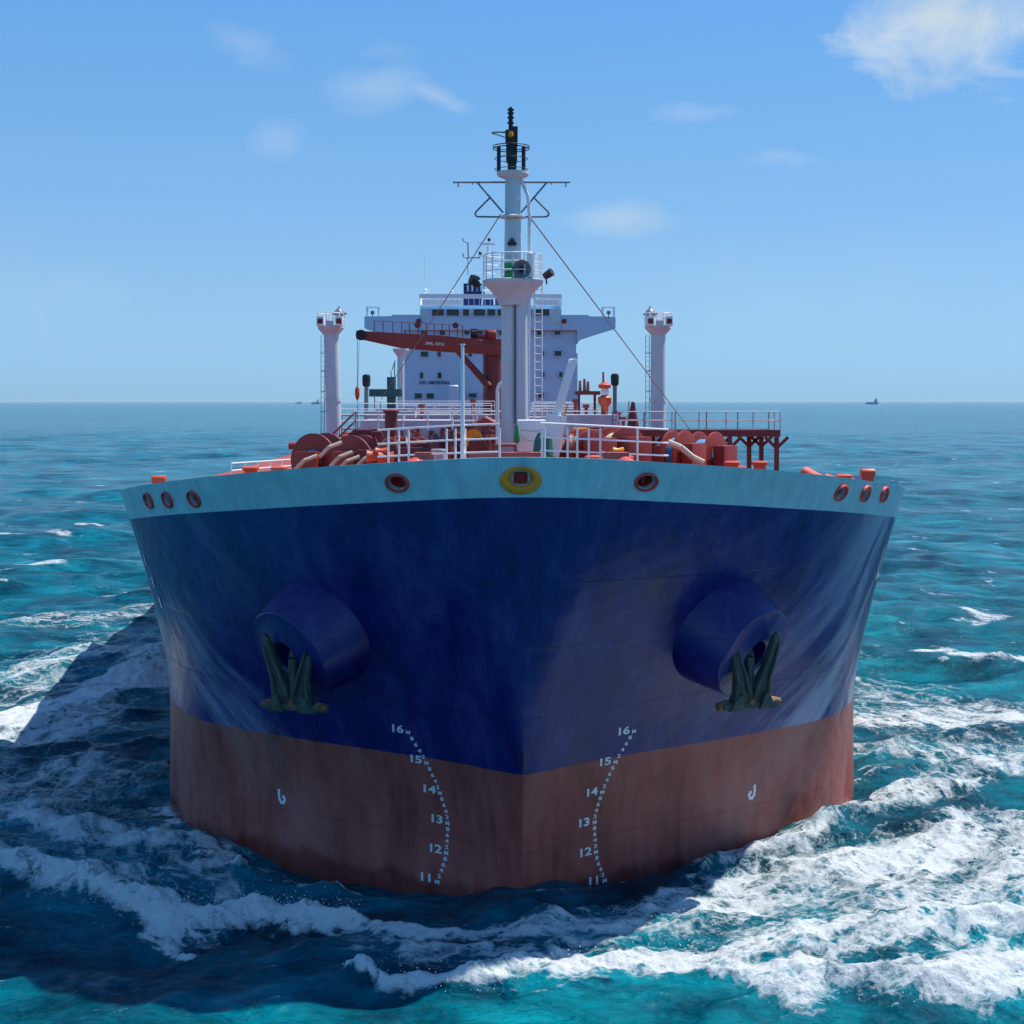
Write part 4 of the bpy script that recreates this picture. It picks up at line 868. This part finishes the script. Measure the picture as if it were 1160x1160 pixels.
MB().lathe([(.05, -.3), (.35, -.1), (.4, .2), (.1, .5)], S(482, 330, 3), n=12).lathe([(.05, -.3), (.3, -.1), (.3, .2), (.1, .4)], S(512, 331, 3), n=12).build('satellite_dome', WHITE, acc)

# ------------------------------------------------------------------ ships on the horizon
def far_ship(px, D, Ln, H, name, label, kind, flip=1):
    c = P(px, 455, D); e = empty(name, (c.x, c.y, 0)); tag(e, label, 'ship', 'ships on the horizon')
    m = MATS.get('hazed_hull') or mat('hazed_hull', (.34, .46, .62), .7)  # haze of distance put into the pale blue hull colour
    hl = MB(); pr = [(-.5, 0), (-.46, -.5), (.42, -.5), (.5, 0), (.42, .5), (-.46, .5)]
    vs = [(x*Ln, y*Ln*.16, z) for z in (-1, H) for x, y in pr]; hl.add(vs, [tuple(range(5, -1, -1)), tuple(range(6, 12))]+[(i, (i+1) % 6, 6+(i+1) % 6, 6+i) for i in range(6)]); hl.build('hull', m, e, smooth=False)
    sp = MB(); x = .28*Ln*flip; sp.box((x-Ln*.10, -7, H+.02), (x+Ln*.10, 7, H*1.9)).box((x-Ln*.05, -9, H*1.9+.02), (x+Ln*.06, 9, H*2.5)).box((x+Ln*.02, -3, H*2.5+.02), (x+Ln*.06, 3, H*3.0)); sp.build('superstructure', m, e, smooth=False)
    ck = MB(); ck.tube((-.15*Ln*flip, 0, H), (-.15*Ln*flip, 0, H*1.7), 1.2, n=8).tube((0, 0, H), (.1*Ln*flip, 0, H*1.6), 1.0, n=8); ck.build('cargo_gear', m, e)
far_ship(988, 8500, 78, 13, 'distant_ship', 'hazy ship on the horizon to the right of the tanker', 'ship', 1)
far_ship(357.5, 8800, 56, 12, 'distant_ship', 'hazy ship on the horizon just left of the left floodlight post', 'ship', 1)
far_ship(338, 11500, 48, 8, 'distant_ship', 'faintest small ship on the left horizon, left of another hazy ship', 'ship', 1)

# ------------------------------------------------------------------ sea
def vnoise(x, y, seed=0):
    """Value noise with smooth interpolation, -1..1, arrays."""
    xi = np.floor(x).astype(np.int64); yi = np.floor(y).astype(np.int64); xf = x-xi; yf = y-yi
    xf = xf*xf*xf*(xf*(xf*6-15)+10); yf = yf*yf*yf*(yf*(yf*6-15)+10)
    def h(a, b):
        n = (a*374761393+b*668265263+seed*974634777) & 0xffffffff; n = ((n ^ (n >> 13))*1274126177) & 0xffffffff
        return ((n ^ (n >> 16)) & 0xffff)/32767.5-1
    return (h(xi, yi)*(1-xf)+h(xi+1, yi)*xf)*(1-yf)+(h(xi, yi+1)*(1-xf)+h(xi+1, yi+1)*xf)*yf
def fbm(x, y, o=4, seed=0, g=.5):
    s = 0; a = 1; t = 0
    for i in range(o):
        s = s+a*vnoise(x, y, seed+i*17); t += a; a *= g; x, y = x*1.97+y*.31+3.1, y*1.97-x*.31+7.7
    return s/t
def sstep(a, b, x): t = np.clip((x-a)/(b-a), 0, 1); return t*t*(3-2*t)

# foam ribbons: polyline on the water, half-width in metres at the ends, density, ridge height
RIB = [
 ([(795, 1000), (850, 978), (900, 958), (945, 935), (962, 918)], .30, .22, .95, .10),
 ([(190, 905), (196, 925), (212, 938)], .25, .15, .9, .05),
 ([(815, 1010), (870, 990), (930, 966), (1000, 940), (1060, 915), (1110, 892), (1150, 880), (1200, 880)], .5, 1.8, .66, .30),
 ([(590, 1066), (660, 1068), (740, 1060), (820, 1044), (900, 1018), (980, 1000), (1050, 990), (1110, 975), (1180, 950)], .5, 2.0, .78, .22),
 ([(660, 1078), (720, 1075), (800, 1060), (900, 1045), (1000, 1030), (1090, 1020), (1180, 1005)], .4, 1.8, .66, .25),
 ([(396, 1114), (440, 1124), (500, 1128), (560, 1126), (620, 1116), (700, 1106), (780, 1098), (860, 1090), (960, 1080), (1060, 1070), (1180, 1060)], .26, 1.3, .84, .34),
 ([(620, 1085), (680, 1100), (740, 1098), (800, 1085), (880, 1075)], .4, .9, .62, .2),
 ([(770, 1098), (840, 1118), (900, 1132), (960, 1120), (1020, 1128), (1090, 1125), (1180, 1100)], .5, 1.0, .80, .28),
 ([(380, 1052), (440, 1060), (510, 1070), (560, 1070), (600, 1066)], .35, .60, .74, .15),
 ([(450, 1078), (520, 1092), (580, 1088)], .4, .5, .62, .1),
 ([(-40, 880), (0, 908), (60, 932), (120, 948), (180, 960), (240, 978), (280, 996)], 1.8, .3, .70, .35),
 ([(205, 938), (260, 975), (330, 1000), (420, 1012)], .14, .08, .60, .06),
 ([(-40, 975), (0, 988), (60, 1012), (120, 1026), (180, 1040), (235, 1046), (290, 1038), (335, 1046), (400, 1052)], 1.1, .36, .80, .52),
 ([(180, 1044), (196, 1062), (205, 1076)], .55, .3, .88, .2),
 ([(130, 1010), (200, 1000), (270, 1010)], .7, .6, .55, .1),
 ([(-60, 832), (0, 815), (50, 803), (110, 786), (155, 765), (190, 745)], 2.6, 1.6, .93, .25),
 ([(-60, 850), (0, 838), (70, 815), (120, 802)], 2.0, 1.2, .75, .15),
 ([(-40, 790), (30, 772), (100, 752), (187, 728)], 2.6, 2.6, .60, .15),
 ([(40, 705), (110, 700), (180, 690)], 3.0, 2.5, .50, .1),
 ([(962, 800), (1010, 805), (1060, 800), (1120, 812), (1200, 820)], 2.2, 3.4, .66, .2),
 ([(970, 765), (1030, 775), (1100, 790), (1180, 800)], 1.6, 2.2, .45, .1),
 ([(1110, 745), (1150, 748), (1190, 742)], 1.6, 2.0, .72, .1),
 ([(975, 850), (1040, 862), (1100, 858), (1180, 868)], 2.0, 2.4, .52, .1),
]
AREA = [((60, 800), 200, 130, .50), ((30, 900), 200, 60, .52), ((1060, 820), 150, 90, .50), ((1000, 1050), 260, 110, .46), ((480, 1080), 170, 40, .40), ((150, 1000), 240, 70, .44), ((700, 1090), 200, 45, .46)]
def seg_field(X, Y, pts, w0, w1):
    """ribbon profile 0..1 and where along it"""
    best = np.full(X.shape, 1e9, np.float32); n = len(pts)-1
    for i in range(n):
        (ax, ay), (bx, by) = pts[i], pts[i+1]; dx, dy = bx-ax, by-ay; l2 = dx*dx+dy*dy
        t = np.clip(((X-ax)*dx+(Y-ay)*dy)/l2, 0, 1); w = w0+(w1-w0)*(i+t)/n
        best = np.minimum(best, np.hypot(X-ax-t*dx, Y-ay-t*dy)/w)
    return best
def spray():
    """droplets torn off the breaking crests"""
    mb = MB(); r_ = random.Random(5)
    for idx, cnt in ((3, 900), (5, 900), (7, 600), (10, 500), (12, 900), (2, 500)):
        pts = [Wt(*p) for p in RIB[idx][0]]; w0, w1, rh = RIB[idx][1], RIB[idx][2], RIB[idx][4]; n = len(pts)-1
        for _ in range(cnt):
            q = r_.random()*n; i = min(int(q), n-1); t = q-i; w = w0+(w1-w0)*q/n
            x = pts[i][0]+(pts[i+1][0]-pts[i][0])*t+r_.gauss(0, w*.6); y = pts[i][1]+(pts[i+1][1]-pts[i][1])*t+r_.gauss(0, w*.6)
            z = rh*.9+abs(r_.gauss(0, .22)); s = r_.choice((.008, .010, .012, .016, .022))
            if abs(x) < 12 and y > -1 and float(half(y, 0.)) > abs(x)-.3: continue
            mb.add([(x-s, y, z), (x+s, y, z), (x, y-s, z), (x, y+s, z), (x, y, z-s), (x, y, z+s)], [(0, 2, 5), (2, 1, 5), (1, 3, 5), (3, 0, 5), (2, 0, 4), (1, 2, 4), (3, 1, 4), (0, 3, 4)])
    me = bpy.data.meshes.new('sea_spray'); me.from_pydata(mb.v, [], mb.f); me.materials.append(mat('spray_water', (.8, .84, .86), .5)); o = bpy.data.objects.new('sea_spray', me); COL.objects.link(o); tag(o, kind='stuff')
def build_sea():
    rows = np.concatenate([np.arange(1000, 640, -6.), np.arange(640, 60, -.95), np.arange(60, 6, -.42), np.array([5.4, 4.8, 4.2, 3.6, 3, 2.5, 2, 1.6, 1.2, .9, .7, .5, .3])])
    rad = np.concatenate([[3, 10, 17], CAMZ*1460/rows])
    th0 = math.pi/2-YAW
    th = np.concatenate([np.arange(-R(26), R(26), R(.052)), np.arange(R(26), 2*math.pi-R(26)-R(.5), R(2.0))])
    nr, na = len(rad), len(th)
    A, Rr = np.meshgrid(th0+th, rad); X = (CAMX+Rr*np.cos(A)).astype(np.float64); Y = (CAMY+Rr*np.sin(A)).astype(np.float64)
    drad = np.maximum(np.gradient(rad)[:, None], Rr*.0009)*np.ones_like(X)
    front = (np.abs(np.angle(np.exp(1j*(A-th0)))) < R(26.1)); drad = np.where(front, drad, np.maximum(drad, Rr*R(2)))
    Z = np.zeros_like(X); DX = np.zeros_like(X); DYy = np.zeros_like(X); J = np.zeros_like(X)
    lim = rad < 3500; k = int(lim.sum())
    nW = 80; lam = np.geomspace(46, .55, nW)
    for i, l in enumerate(lam):
        ph = rng.uniform(0, 6.283); dirn = -math.pi/2+.35+rng.normal(0, .62); kx, ky = 2*math.pi/l*math.cos(dirn), 2*math.pi/l*math.sin(dirn)
        st = (.016+.034*(1-math.exp(-9/l)))*rng.uniform(.6, 1.35) if l > 4 else .066*rng.uniform(.6, 1.3)
        a = st*l/6.283
        kk = int((rad < 3500).sum()) if l > 15 else int((rad < 420).sum())
        w = np.clip((l/drad[:kk]-2.4)/2.5, 0, 1)
        q = kx*X[:kk]+ky*Y[:kk]+ph; c = np.cos(q)*w; s = np.sin(q)*w
        Z[:kk] += a*c; DX[:kk] -= a*.9*math.cos(dirn)*s; DYy[:kk] -= a*.9*math.sin(dirn)*s; J[:kk] += st*.9*c
    m = int((rad < 175).sum()); xs, ys = X[:m], Y[:m]
    wx = xs+.9*fbm(xs*.55, ys*.55, 4, 5)+.25*fbm(xs*2.6, ys*2.6, 3, 55); wy = ys+.9*fbm(xs*.55, ys*.55, 4, 9)+.25*fbm(xs*2.6, ys*2.6, 3, 59)
    foam = np.zeros(xs.shape); hgt = np.zeros(xs.shape)
    for (pp, w0, w1, dens, rh) in RIB:
        pts = [Wt(*p) for p in pp]; x0 = min(p[0] for p in pts)-9; x1 = max(p[0] for p in pts)+9; y0 = min(p[1] for p in pts)-9; y1 = max(p[1] for p in pts)+9
        sel = (wx > x0) & (wx < x1) & (wy > y0) & (wy < y1); d = seg_field(wx[sel], wy[sel], pts, w0, w1)
        f = dens*np.clip(1.42-d*.62, 0, 1)*(d < 2.3)*sstep(2.3, .7, d)**.6; foam[sel] = np.maximum(foam[sel], f)
        h = rh*np.exp(-(d*.85)**2); hgt[sel] = np.maximum(hgt[sel], h)
    for ((px, py), sx, sy, dens) in AREA:
        cx, cy = Wt(px, py); ex = Wt(px+sx, py); e0 = Wt(px, py-sy); e1 = Wt(px, py+sy); rx = abs(ex[0]-cx); ry = abs(e0[1]-e1[1])/2; cyy = (e0[1]+e1[1])/2
        d = np.hypot((wx-cx)/rx, (wy-cyy)/ry); foam = np.maximum(foam, dens*sstep(1.25, .3, d))
    # calm wedge right at the plating, swell climbing the shoulders, water heaped at the stem
    hb = half(ys, np.zeros_like(ys)); ax = np.abs(xs)
    near = np.where(hb > -.5, np.maximum(ax-hb, 0), np.hypot(ax, ys))        # rough distance outside the hull
    calm = sstep(2.6, .5, near)*(ys < 12)
    mod = .5+.5*fbm(xs*.16+5, ys*.30, 4, 31)                                  # clumps and gaps
    Rc = np.hypot(xs, ys-14); stk = .5+.5*fbm(np.arctan2(xs, 14-ys)*3.4, Rc*1.15, 4, 37)
    foam = foam*(.26+.54*mod+.66*stk)
    brk = fbm(xs*1.1, ys*1.1, 5, 77)
    Z[:m] *= (1-.35*calm); Z[:m] += hgt*(1+.55*brk)*sstep(.1, 1.2, near)+.13*foam*fbm(xs*2.0, ys*2.6, 4, 88)+.05*foam*fbm(xs*6, ys*6, 3, 91)
    Z[:m] -= .0; Z[:m] += .45*np.exp(-(np.hypot(xs, ys+.2)/1.9)**2)+.35*np.exp(-(np.hypot((ax-10.6)/2.2, (ys-5.0)/2.6))**2)*(near < 4)
    Z[:m] -= .25*sstep(3.4, 1.6, near)*sstep(7, 4, ys)*sstep(11, 8, ax)*sstep(.8, 3, ax)
    Fm = np.zeros_like(X); Fm[:m] = foam*(1-.0*calm)
    # white horses: steep crests, in wind patches
    patch = vnoise(X/60, Y/60, 3)*.5+.5
    crest = sstep(.34, .56, J)*sstep(.25, .75, patch)*.62*sstep(420, 200, Rr)
    far = np.zeros_like(X)
    sel = (Rr > 90) & (Rr < 2600); f = fbm(X[sel]/7.5, Y[sel]/6, 4, 41); f2 = fbm(X[sel]/110, Y[sel]/90, 3, 47)
    far[sel] = sstep(.46, .70, f+.3*f2)*.66*sstep(330, 160, Rr[sel])
    Fm = np.maximum(Fm, np.maximum(crest, far))
    Fm[:m] = np.clip(Fm[:m], 0, 1)
    co = np.stack([X+DX, Y+DYy, Z], -1).reshape(-1, 3).astype(np.float32)
    i = np.arange(nr-1)[:, None]*na+np.arange(na)[None]; jn = np.roll(np.arange(na), -1)[None]+np.arange(nr-1)[:, None]*na
    q = np.stack([i, i+na, jn+na, jn], -1).reshape(-1, 4)
    cen = len(co); co = np.vstack([co, [[CAMX, CAMY, 0]]]); tri = np.stack([np.full(na, cen), np.arange(na), np.roll(np.arange(na), -1)], -1)
    me = bpy.data.meshes.new('sea'); me.vertices.add(len(co)); me.vertices.foreach_set('co', co.ravel())
    nl = q.size+tri.size; me.loops.add(nl); me.loops.foreach_set('vertex_index', np.concatenate([q.ravel(), tri.ravel()]).astype(np.int32))
    nf = len(q)+len(tri); me.polygons.add(nf)
    ls = np.concatenate([np.arange(len(q))*4, len(q)*4+np.arange(len(tri))*3]).astype(np.int32); me.polygons.foreach_set('loop_start', ls)
    me.update(calc_edges=True); me.validate()
    me.polygons.foreach_set('use_smooth', np.ones(nf, bool))
    at = me.attributes.new('foam', 'FLOAT', 'POINT'); at.data.foreach_set('value', np.append(Fm.ravel(), 0).astype(np.float32))
    o = bpy.data.objects.new('sea', me); COL.objects.link(o); tag(o, 'teal wind-blown sea with white bow wave foam', kind='structure')
    me.update()
    if me.polygons[0].normal.z < 0: me.flip_normals()
    return o, me
sea, sea_me = build_sea()
spray()
def sea_mat():
    m = bpy.data.materials.new('sea_water'); m.use_nodes = True; nt = m.node_tree; N = nt.nodes; L = nt.links; b = N['Principled BSDF']
    def mt(op, a, c=None, clamp=False):
        n = N.new('ShaderNodeMath'); n.operation = op; n.use_clamp = clamp
        for i, v in enumerate((a, c)):
            if v is None: continue
            if hasattr(v, 'links'): L.new(v, n.inputs[i])
            else: n.inputs[i].default_value = v
        return n.outputs[0]
    tc = N.new('ShaderNodeTexCoord')
    def noise(scale, detail, sc3=(1, 1, 1), rough=.6, dist=0, src=None):
        mp = N.new('ShaderNodeMapping'); mp.inputs['Scale'].default_value = sc3; L.new(src or tc.outputs['Object'], mp.inputs[0])
        n = N.new('ShaderNodeTexNoise'); n.inputs['Scale'].default_value = scale; n.inputs['Detail'].default_value = detail; n.inputs['Roughness'].default_value = rough
        n.inputs['Distortion'].default_value = dist; L.new(mp.outputs[0], n.inputs['Vector']); return n
    at = N.new('ShaderNodeAttribute'); at.attribute_name = 'foam'; F = at.outputs['Fac']
    warp = noise(.7, 4); wv = N.new('ShaderNodeVectorMath'); wv.operation = 'MULTIPLY_ADD'; L.new(warp.outputs['Color'], wv.inputs[0]); wv.inputs[1].default_value = (1.6, 1.6, 0); L.new(tc.outputs['Object'], wv.inputs[2])
    def edge(scale):
        mp = N.new('ShaderNodeMapping'); mp.inputs['Scale'].default_value = (.75, 1, 0); L.new(wv.outputs[0], mp.inputs[0])
        v = N.new('ShaderNodeTexVoronoi'); v.feature = 'DISTANCE_TO_EDGE'; v.inputs['Scale'].default_value = scale; L.new(mp.outputs[0], v.inputs['Vector'])
        return mt('SUBTRACT', 1.0, mt('MULTIPLY', v.outputs['Distance'], 2.6), True)
    lace = mt('MAXIMUM', edge(1.1), mt('MULTIPLY', edge(2.9), .85))
    sp = N.new('ShaderNodeSeparateXYZ'); L.new(wv.outputs[0], sp.inputs[0]); yb = mt('SUBTRACT', 14.0, sp.outputs[1])
    rc = mt('SQRT', mt('ADD', mt('MULTIPLY', sp.outputs[0], sp.outputs[0]), mt('MULTIPLY', yb, yb))); ac = mt('ARCTAN2', sp.outputs[0], yb)
    cv_ = N.new('ShaderNodeCombineXYZ'); L.new(mt('MULTIPLY', ac, 11.0), cv_.inputs[0]); L.new(rc, cv_.inputs[1])
    n1 = noise(1.75, 10, (.30, 1, 1), .72, .35, cv_.outputs[0]).outputs[0]; n2 = noise(9, 6, (.6, 1, 1), .72).outputs[0]
    v = mt('ADD', mt('ADD', mt('MULTIPLY', n1, .62), mt('MULTIPLY', lace, .20)), mt('MULTIPLY', n2, .30))     # about 0.35 .. 0.85
    # small whitecaps and flecks everywhere on the open sea, thin and broken
    fl = mt('MULTIPLY', mt('DIVIDE', mt('SUBTRACT', noise(.23, 9, (.55, 1, 1), .74, .4).outputs[0], .572), .10, True), .58)
    F0 = F; F = mt('MAXIMUM', F0, fl)
    thr = mt('SUBTRACT', .84, mt('MULTIPLY', F, .44))
    fac = mt('DIVIDE', mt('SUBTRACT', v, mt('SUBTRACT', thr, .06)), .14, True)
    fac = mt('MULTIPLY', fac, mt('GREATER_THAN', F, .04))
    fac = mt('MULTIPLY', fac, mt('ADD', .55, mt('MULTIPLY', F, .6), True))
    # water body: deep teal, milkier where air is mixed in
    big = noise(.02, 4, (.5, 1, 1)).outputs[0]
    r = N.new('ShaderNodeValToRGB'); L.new(big, r.inputs[0]); e = r.color_ramp.elements
    e[0].position = .35; e[0].color = (.000, .104, .152, 1); e[1].position = .65; e[1].color = (.000, .146, .200, 1)
    wv2 = noise(.42, 9, (.42, 1, 1), .70, .3).outputs[0]; cc = N.new('ShaderNodeValToRGB'); L.new(wv2, cc.inputs[0]); ce = cc.color_ramp.elements
    ce[0].position = .38; ce[0].color = (.35, .42, .50, 1); ce[1].position = .62; ce[1].color = (1.0, 1.45, 1.38, 1)
    wv3 = noise(.13, 9, (.8, 1, 1), .74, .4).outputs[0]; c3 = N.new('ShaderNodeValToRGB'); L.new(wv3, c3.inputs[0]); c3.color_ramp.elements[0].position = .40; c3.color_ramp.elements[0].color = (.36, .44, .52, 1); c3.color_ramp.elements[1].position = .60; c3.color_ramp.elements[1].color = (1, 1.3, 1.25, 1)  # light and dark of wave slopes put into the colour as noise
    m3 = N.new('ShaderNodeMix'); m3.data_type = 'RGBA'; m3.blend_type = 'MULTIPLY'; m3.inputs[0].default_value = 1; L.new(r.outputs[0], m3.inputs[6]); L.new(c3.outputs[0], m3.inputs[7])
    wv4 = noise(.03, 8, (.8, 1, 1), .78, .4).outputs[0]; c4 = N.new('ShaderNodeValToRGB'); L.new(wv4, c4.inputs[0]); c4.color_ramp.elements[0].position = .40; c4.color_ramp.elements[0].color = (.62, .68, .74, 1); c4.color_ramp.elements[1].position = .60; c4.color_ramp.elements[1].color = (1, 1.25, 1.22, 1)
    m4 = N.new('ShaderNodeMix'); m4.data_type = 'RGBA'; m4.blend_type = 'MULTIPLY'; m4.inputs[0].default_value = 1; L.new(m3.outputs[2], m4.inputs[6]); L.new(c4.outputs[0], m4.inputs[7]); m3 = m4
    r0 = m3; r = N.new('ShaderNodeMix'); r.data_type = 'RGBA'; r.blend_type = 'MULTIPLY'; r.inputs[0].default_value = 1; L.new(r0.outputs[2], r.inputs[6]); L.new(cc.outputs[0], r.inputs[7])
    mx = N.new('ShaderNodeMix'); mx.data_type = 'RGBA'; aer = mt('MULTIPLY', mt('SUBTRACT', F0, .30, True), .40, True); L.new(aer, mx.inputs[0]); L.new(r.outputs[2], mx.inputs[6]); mx.inputs[7].default_value = (.03, .30, .32, 1)
    L.new(mx.outputs[2], b.inputs['Base Color']); b.inputs['IOR'].default_value = 1.333
    b.inputs['Roughness'].default_value = .13; b.inputs['Specular IOR Level'].default_value = .15; b.inputs['Specular Tint'].default_value = (.45, .85, 1, 1)
    def bump(hs, dist, st, prev=None):
        bp = N.new('ShaderNodeBump'); bp.inputs['Distance'].default_value = dist; bp.inputs['Strength'].default_value = st; L.new(hs, bp.inputs['Height'])
        if prev: L.new(prev, bp.inputs['Normal'])
        return bp.outputs[0]
    a = bump(noise(.16, 5, (.6, 1, 1), .62, .3).outputs[0], 2.2, .55)
    a = bump(noise(.55, 4, (.7, 1, 1), .6, .5).outputs[0], .8, .7, a)
    a = bump(noise(2.2, 7, (.7, 1, 1), .66, .6).outputs[0], .22, .8, a)
    L.new(a, b.inputs['Normal'])
    fo = N.new('ShaderNodeBsdfPrincipled'); fo.inputs['Base Color'].default_value = (.58, .62, .64, 1); fo.inputs['Roughness'].default_value = .8; fo.inputs['IOR'].default_value = 1.2
    fb = bump(mt('ADD', mt('MULTIPLY', n1, .7), mt('MULTIPLY', n2, .4)), .16, .8); L.new(fb, fo.inputs['Normal'])
    ms = N.new('ShaderNodeMixShader'); L.new(fac, ms.inputs[0]); L.new(b.outputs[0], ms.inputs[1]); L.new(fo.outputs[0], ms.inputs[2])
    L.new(ms.outputs[0], N['Material Output'].inputs['Surface']); return m
sea_me.materials.append(sea_mat())
# ------------------------------------------------------------------ haze
hz = MB().box((-60000, -60000, -3), (60000, 60000, 42)).build('haze', CYAN, None, smooth=False); tag(hz, kind='stuff')
hm = bpy.data.materials.new('sea_haze'); hm.use_nodes = True; hm.node_tree.nodes.clear()
ho = hm.node_tree.nodes.new('ShaderNodeOutputMaterial'); hv = hm.node_tree.nodes.new('ShaderNodeVolumePrincipled'); hv.inputs['Color'].default_value = (.86, .95, 1, 1); hv.inputs['Density'].default_value = HAZE
hm.node_tree.links.new(hv.outputs[0], ho.inputs['Volume']); hz.data.materials.clear(); hz.data.materials.append(hm)
